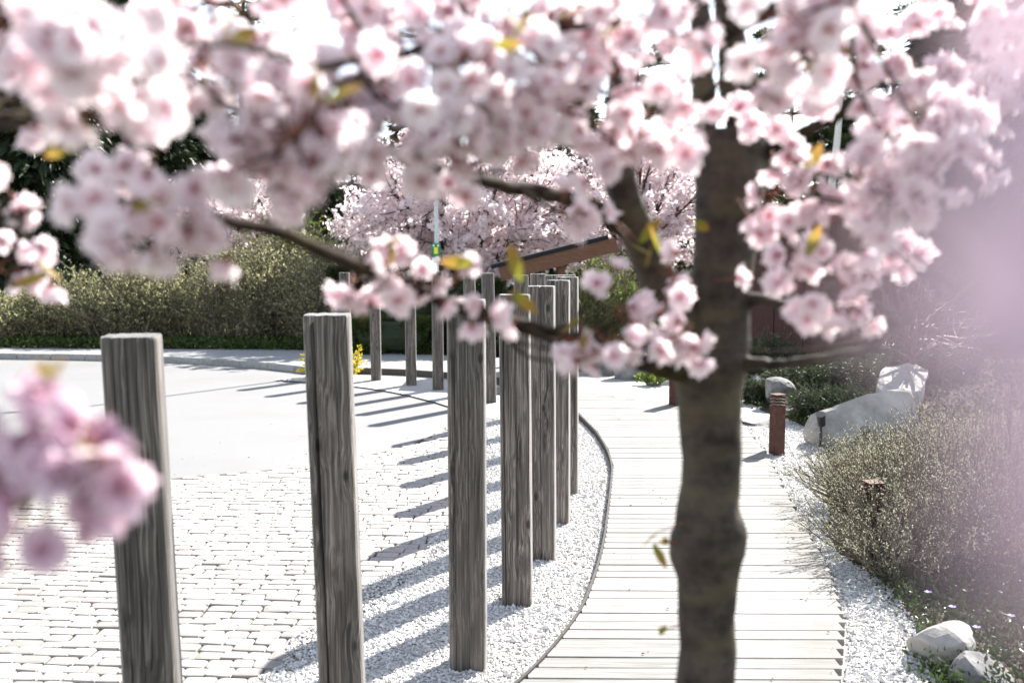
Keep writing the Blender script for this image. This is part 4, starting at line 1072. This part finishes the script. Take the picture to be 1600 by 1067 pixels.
limb([(150, 330, .8, 11), (40, 330, .8, 10), (-60, 420, .72, 10), (-130, 600, .64, 9), (-90, 790, .62, 8), (0, 790, .6, 8), (110, 720, .58, 8)])
limb([(1136, 50, 1.43, 26), (1220, 20, 1.2, 16), (1290, 10, 1.0, 14), (1400, -30, .8, 12), (1600, -80, .55, 10), (1900, 0, .35, 9), (2150, 200, .18, 9), (2050, 420, .10, 7)])
limb([(2050, 420, .10, 60), (1900, -150, .062, 100), (1800, 250, .053, 110), (1790, 700, .049, 110), (1850, 1250, .048, 100)], name='twig')  # twig added close to the lens to darken the right edge
LP = np.concatenate([np.c_[s_[:, :3], s_[:, 3]] for s_ in LIMB])

clusters = [  # px, py, radius px, Y, flowers
 (20, 30, 55, .80, 4), (95, 55, 85, .58, 5), (175, 95, 85, .54, 6), (230, 150, 60, .56, 4), (110, 125, 70, .56, 4), (50, 130, 40, .8, 2), (70, 192, 26, .85, 1), (135, 184, 26, .85, 1), (10, 90, 40, .85, 2),
 (190, 235, 45, .82, 2), (160, 290, 50, .80, 3), (215, 330, 70, .76, 5), (160, 345, 50, .78, 3), (270, 330, 55, .78, 4), (205, 380, 50, .76, 4), (330, 380, 40, .82, 2), (355, 300, 24, .9, 1), (275, 375, 45, .78, 3),
 (30, 360, 40, 1.0, 2), (70, 395, 35, 1.0, 2), (25, 405, 32, 1.0, 2), (75, 432, 22, 1.0, 1),
 (290, 30, 60, .75, 4), (330, 100, 55, .74, 4), (300, 140, 45, .75, 3), (270, 80, 50, .7, 3),
 (420, 110, 70, .74, 5), (385, 180, 65, .68, 5), (450, 215, 70, .68, 6), (390, 255, 55, .68, 4), (480, 270, 45, .68, 3), (440, 160, 60, .7, 4), (520, 130, 60, .74, 4), (545, 195, 70, .72, 6), (500, 230, 60, .7, 4), (600, 130, 70, .75, 6), (600, 215, 50, .76, 4), (650, 190, 65, .74, 5), (690, 240, 50, .8, 4), (660, 70, 70, .82, 5), (720, 120, 65, .78, 5), (705, 190, 55, .76, 4), (765, 80, 65, .82, 5), (800, 135, 65, .78, 5), (755, 170, 50, .78, 3), (850, 110, 65, .82, 5), (845, 190, 55, .82, 5), (890, 175, 50, .84, 4), (885, 225, 42, .88, 3), (905, 70, 60, .88, 4), (560, 40, 60, .9, 4), (610, 20, 50, .9, 3), (740, 15, 60, .9, 4), (830, 40, 60, .9, 4), (960, 40, 55, .95, 4), (1000, 100, 55, .92, 4), (1040, 60, 50, .95, 4), (1010, 30, 50, .95, 3), (970, 160, 40, 1.0, 3), (1035, 150, 40, .95, 3), (1000, 200, 38, 1.05, 3), (960, 215, 36, 1.05, 3), (995, 250, 45, 1.0, 4), (1035, 240, 40, 1.0, 3), (940, 265, 40, 1.0, 3), (1040, 195, 38, 1.05, 3), (475, 95, 35, .95, 2), (270, 50, 60, .9, 4), (330, 30, 50, .9, 4), (380, 70, 50, .85, 4), (590, 60, 55, .88, 4), (690, 20, 50, .9, 4), (870, 20, 55, .9, 4), (930, 110, 45, .92, 3), (940, 20, 45, 1.0, 3), (1060, 60, 34, 1.1, 3), (1050, 10, 40, 1.05, 3), (640, 120, 60, .8, 4), (480, 150, 60, .74, 4), (560, 250, 40, .78, 3), (440, 280, 40, .72, 3), (760, 220, 46, .82, 3), (800, 190, 46, .8, 3), (655, 275, 30, .95, 2), (720, 300, 22, .9, 1),
 (555, 440, 36, 1.0, 3), (580, 465, 28, 1.0, 2), (615, 400, 34, 1.02, 2), (650, 435, 42, 1.0, 3), (625, 465, 28, 1.0, 1), (715, 440, 30, 1.04, 2), (660, 405, 26, 1.05, 1), (765, 500, 36, 1.0, 2), (800, 508, 24, 1.02, 1), (875, 550, 34, 1.05, 3), (920, 565, 36, 1.02, 3), (955, 540, 36, 1.05, 3), 
 (970, 490, 34, 1.1, 2), (1000, 510, 36, 1.1, 2), (1060, 435, 48, 1.12, 4), (1075, 520, 46, 1.06, 5), (1100, 545, 32, 1.06, 2), (1040, 490, 36, 1.1, 3), (950, 440, 32, 1.15, 2), (920, 350, 32, 1.15, 3), (890, 340, 28, 1.15, 2), (940, 335, 22, 1.2, 1), (1150, 440, 26, 1.25, 1),
 (1128, 180, 34, 1.2, 2), (1165, 200, 26, 1.22, 2), (1222, 50, 60, .9, 4), (1240, 90, 65, .88, 5), (1222, 110, 40, 1.0, 3), (1240, 30, 60, .85, 4), (1290, 20, 50, .9, 3), (1220, 140, 40, 1.0, 3), (1210, 220, 24, 1.2, 1),
 
 (1112, 60, 26, 1.62, 2), (1122, 130, 22, 1.62, 2), (1110, 0, 30, 1.62, 2),
 (1310, 60, 50, 1.15, 4), (1290, 120, 55, 1.15, 5), (1345, 70, 45, 1.15, 4), (1330, 130, 45, 1.15, 4), (1380, 40, 40, 1.2, 3), (1440, 30, 36, 1.2, 3), (1270, 150, 32, 1.2, 2), (1360, 110, 36, 1.2, 2), (1410, 100, 30, 1.2, 2),
 (1240, 260, 42, 1.2, 5), (1210, 300, 36, 1.2, 4), (1255, 310, 42, 1.2, 5), (1230, 335, 42, 1.2, 4), (1280, 355, 42, 1.2, 4), (1290, 250, 26, 1.2, 2), (1270, 390, 42, 1.12, 4), (1310, 420, 40, 1.1, 3), (1240, 435, 40, 1.15, 3), (1270, 490, 36, 1.1, 3), (1330, 480, 40, 1.1, 3), (1300, 505, 32, 1.1, 2), (1370, 410, 36, 1.1, 3), (1340, 450, 32, 1.1, 2), (1400, 385, 30, 1.1, 2),
 (1380, 225, 50, .95, 4), (1420, 180, 50, .95, 4), (1350, 280, 46, .95, 4), (1380, 320, 46, .95, 4), (1340, 330, 34, 1.0, 2), (1430, 240, 50, .9, 4), (1400, 290, 40, .95, 3), (1360, 370, 40, 1.0, 3), (1460, 200, 46, .9, 3), (1490, 260, 50, .85, 4), (1450, 300, 46, .9, 3),
 (1540, 60, 45, 1.1, 4), (1500, 110, 45, 1.1, 4), (1575, 95, 45, 1.1, 4), (1475, 140, 42, 1.1, 4), (1590, 30, 40, 1.1, 3), (1550, 150, 45, 1.05, 4), (1520, 10, 40, 1.15, 2), (1590, 150, 45, 1.0, 3), (1430, 130, 40, 1.1, 3), (1520, 180, 50, .9, 4),
 (30, 690, 36, .58, 2), (75, 660, 36, .58, 2), (120, 700, 46, .56, 3), (60, 745, 46, .56, 3), (150, 750, 44, .56, 3), (100, 790, 40, .56, 2), (160, 690, 32, .58, 2), (0, 760, 40, .58, 2), (25, 850, 24, .56, 1), (-40, 720, 60, .6, 4), (70, 848, 18, .56, 1), (150, 790, 30, .57, 2),
 (2120, 250, 250, .16, 6), (2080, 120, 200, .24, 6), (2000, 60, 150, .33, 7), (2130, 20, 200, .28, 6), (2130, 420, 200, .2, 5),  # unseen sprays added on the sun side to shade the blossom by the lens
 (300, -60, 70, .75, 4), (500, -50, 70, .8, 4), (700, -60, 70, .85, 4), (900, -60, 70, .9, 4), (1100, -70, 60, 1.0, 4), (1300, -70, 60, .9, 4), (1500, -60, 60, 1.0, 4), (1700, 0, 70, .8, 4), (1680, 200, 60, .7, 4), (1720, 420, 60, .7, 4), (-80, 100, 70, .7, 4), (-60, 320, 60, .8, 4), (100, -60, 70, .65, 4),
]
fl = []; twg = []; ped = []
for (px, py, rp, Y, nf) in clusters:
    if py < 330 and .5 < Y < .93 and 0 < px < 1080: Y *= 1.17; nf = nf * 1.38
    elif 390 < py < 600 and px < 1110: Y *= 1.08
    c = P(px, py, Y); r = rp * Y / FPX
    d = np.linalg.norm(LP[:, :3] - c, axis=1); j = int(np.argmin(d))
    src = LP[j, :3]; away = unit(c - src) if d[j] > 1e-4 else np.array([0, 0, -1.0])
    if d[j] > .012: twg.append((src, c - away * .006, nf))
    nf = max(1, int(round(nf * 1.3)))
    ax_ = unit(rng.normal(size=3) * np.array([1, .7, .6]))       # sprays are drawn out along their twig, not round
    for k in range(nf):
        q = sph(1)[0] * rng.random() ** .45
        al = np.dot(q, ax_); q = q + ax_ * al * .55 - (q - ax_ * al) * .12
        size = rng.uniform(.029, .039)
        pos = c + q * r * 1.05
        face = unit(unit(q) * .7 + rng.normal(size=3) * .55 + np.array([0, -.25, -.35]))
        fl.append((pos, face, size))
        st = c - away * .006 - pos
        if np.linalg.norm(st) > .02: ped.append((pos - face * size * .6, c - away * .006))
vc = P(2118, 510, .05)                                    # one blossom hanging right beside the lens
fl.append((vc, unit(np.array([-.10, -1, .1])), .041)); twg.append((LP[np.argmin(np.linalg.norm(LP[:, :3] - vc, axis=1)), :3], vc + np.array([.004, .025, .01]), 1))
for k, t in enumerate((.03, .045, .065, .09, .12)):         # made-up blossoms, mostly out of view, added sunward to shade it
    for m_ in range(5):
        fl.append((vc + np.array(sun_dir) * t + np.array([.006 + .10 * t, 0, 0]) + rng.normal(size=3) * .006, unit(-np.array(sun_dir) + rng.normal(size=3) * .4), .040))
def rot_to(q, spin):
    return Vector((0, 0, 1)).rotation_difference(Vector(q)) @ Quaternion((0, 0, 1), spin)
def inview(p):
    x, y, dep = to_px(p); return -60 < x < 1660 and -60 < y < 1120
fl.sort(key=lambda f: (not inview(f[0]), f[0][1] / f[2]))
restf = MB()
for i, (pos, q, size) in enumerate(fl):
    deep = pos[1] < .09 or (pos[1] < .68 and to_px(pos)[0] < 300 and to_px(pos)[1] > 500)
    k = int(rng.integers(0, NF)); spin = rng.random() * 6.28; rq = rot_to(q, spin)
    if i < 300:
        o = bpy.data.objects.new('flower', (FMD if deep else FM)[k]); col.objects.link(o); o.parent = ct
        o.location = pos - trunk_foot; o.rotation_mode = 'QUATERNION'; o.rotation_quaternion = rq; o.scale = (size,) * 3
    else:
        M_ = np.array(rq.to_matrix()) * size
        for V, F, mi, U in FD[k]: restf.add(V @ M_.T + pos, F, 3 if (deep and mi == 0) else mi, U)
ro = restf.build('blossoms', ['petal', 'sepal', 'stamen', 'deep_petal'], ct, smooth=True); tag(ro, kind='stuff')
pm = MB(); TWP = [LP[:, :3], tt[:, :3]]
for a, b_, nf in twg:
    L_ = np.linalg.norm(b_ - a)
    mid = (a + b_) / 2 + rng.normal(size=3) * L_ * .04 + np.array([0, 0, -.02 * L_])
    s_ = spline([a, mid, b_], 9)
    TWP.append(s_)
    MB().add(*tube(s_, np.linspace(min(.0032, .0016 + L_ * .012), .0013, 9), 6, True, .2, 120)).build('twig', 'twig_bark', ct)
for a, b_ in ped:                                         # the thin stalks that gather each spray
    pm.add(*tube(spline([a, (a + b_) / 2 + np.array([0, 0, .004]) + rng.normal(size=3) * .003, b_], 4), .0008, 4))
# young bronze-green leaves
def leaf_mesh(seed):
    r = np.random.default_rng(seed); n = 7; V, U = [], []
    for i in range(n):
        u = i / (n - 1); w = .19 * math.sin(math.pi * min(1, u * .94 + .04)) ** .8
        for v_ in (-1, 0, 1): V.append((u, v_ * w, .10 * u * u + .35 * abs(v_) * w)); U.append(u)
    F = [(i * 3 + j, i * 3 + j + 1, i * 3 + j + 4, i * 3 + j + 3) for i in range(n - 1) for j in range(2)]
    return MB().add(V, F, 0, U).mesh('leaf', 'young_leaf', smooth=True)
LM = [leaf_mesh(i) for i in range(2)]
lv = [(95, 232, .82), (150, 225, .82), (128, 232, .8), (195, 245, .82), (228, 310, .76), (205, 325, .74), (345, 60, .78), (355, 75, .76), (480, 45, .9), (495, 105, .72), (505, 160, .7), (770, 70, .82), (790, 20, .9), (800, 55, .85), (600, 385, 1.02), (612, 378, 1.02), (725, 405, 1.1), (740, 412, 1.1), (815, 440, 1.12), (800, 455, 1.12), (905, 495, 1.15), (920, 515, 1.12), (1020, 380, 1.2), (1030, 395, 1.2), (1300, 70, 1.15), (1290, 65, 1.15), (1275, 150, 1.2), (1030, 830, 1.40), (1045, 845, 1.42), (1020, 850, 1.40), (1040, 985, 1.42), (1085, 345, 1.38), (1255, 275, 1.2), (1260, 400, 1.1), (60, 605, .58), (78, 590, .58), (40, 625, .58), (110, 700, .55), (125, 690, .55), (75, 425, 1.0), (60, 405, 1.0), (985, 380, 1.3), (1560, 90, 1.1), (1580, 75, 1.1), (935, 60, .9), (920, 20, .95), (870, 30, .95), (1000, 380, 1.3), (960, 205, 1.05), (980, 215, 1.05)]
TWP = np.concatenate(TWP)
for px, py, Y in lv:
    c = P(px, py, Y); a = TWP[np.argmin(np.linalg.norm(TWP - c, axis=1))]
    if np.linalg.norm(a - c) > .004: pm.add(*tube(spline([a, (a + c) / 2 + np.array([0, 0, .004]), c], 5), [.0016, .0014, .0012, .001, .0008], 5))
    o = bpy.data.objects.new('leaf', LM[random.randrange(2)]); col.objects.link(o); o.parent = ct
    o.location = P(px, py, Y) - trunk_foot
    q = unit(rng.normal(size=3) + np.array([0, -.2, .1])); o.rotation_mode = 'QUATERNION'
    o.rotation_quaternion = Vector((1, 0, 0)).rotation_difference(Vector(q)) @ Quaternion((1, 0, 0), rng.random() * 6.28); s_ = rng.uniform(.028, .045) * min(1.0, .35 + Y * .6); o.scale = (s_,) * 3
tag(pm.build('flower_stalks', 'sepal', ct), kind='stuff')
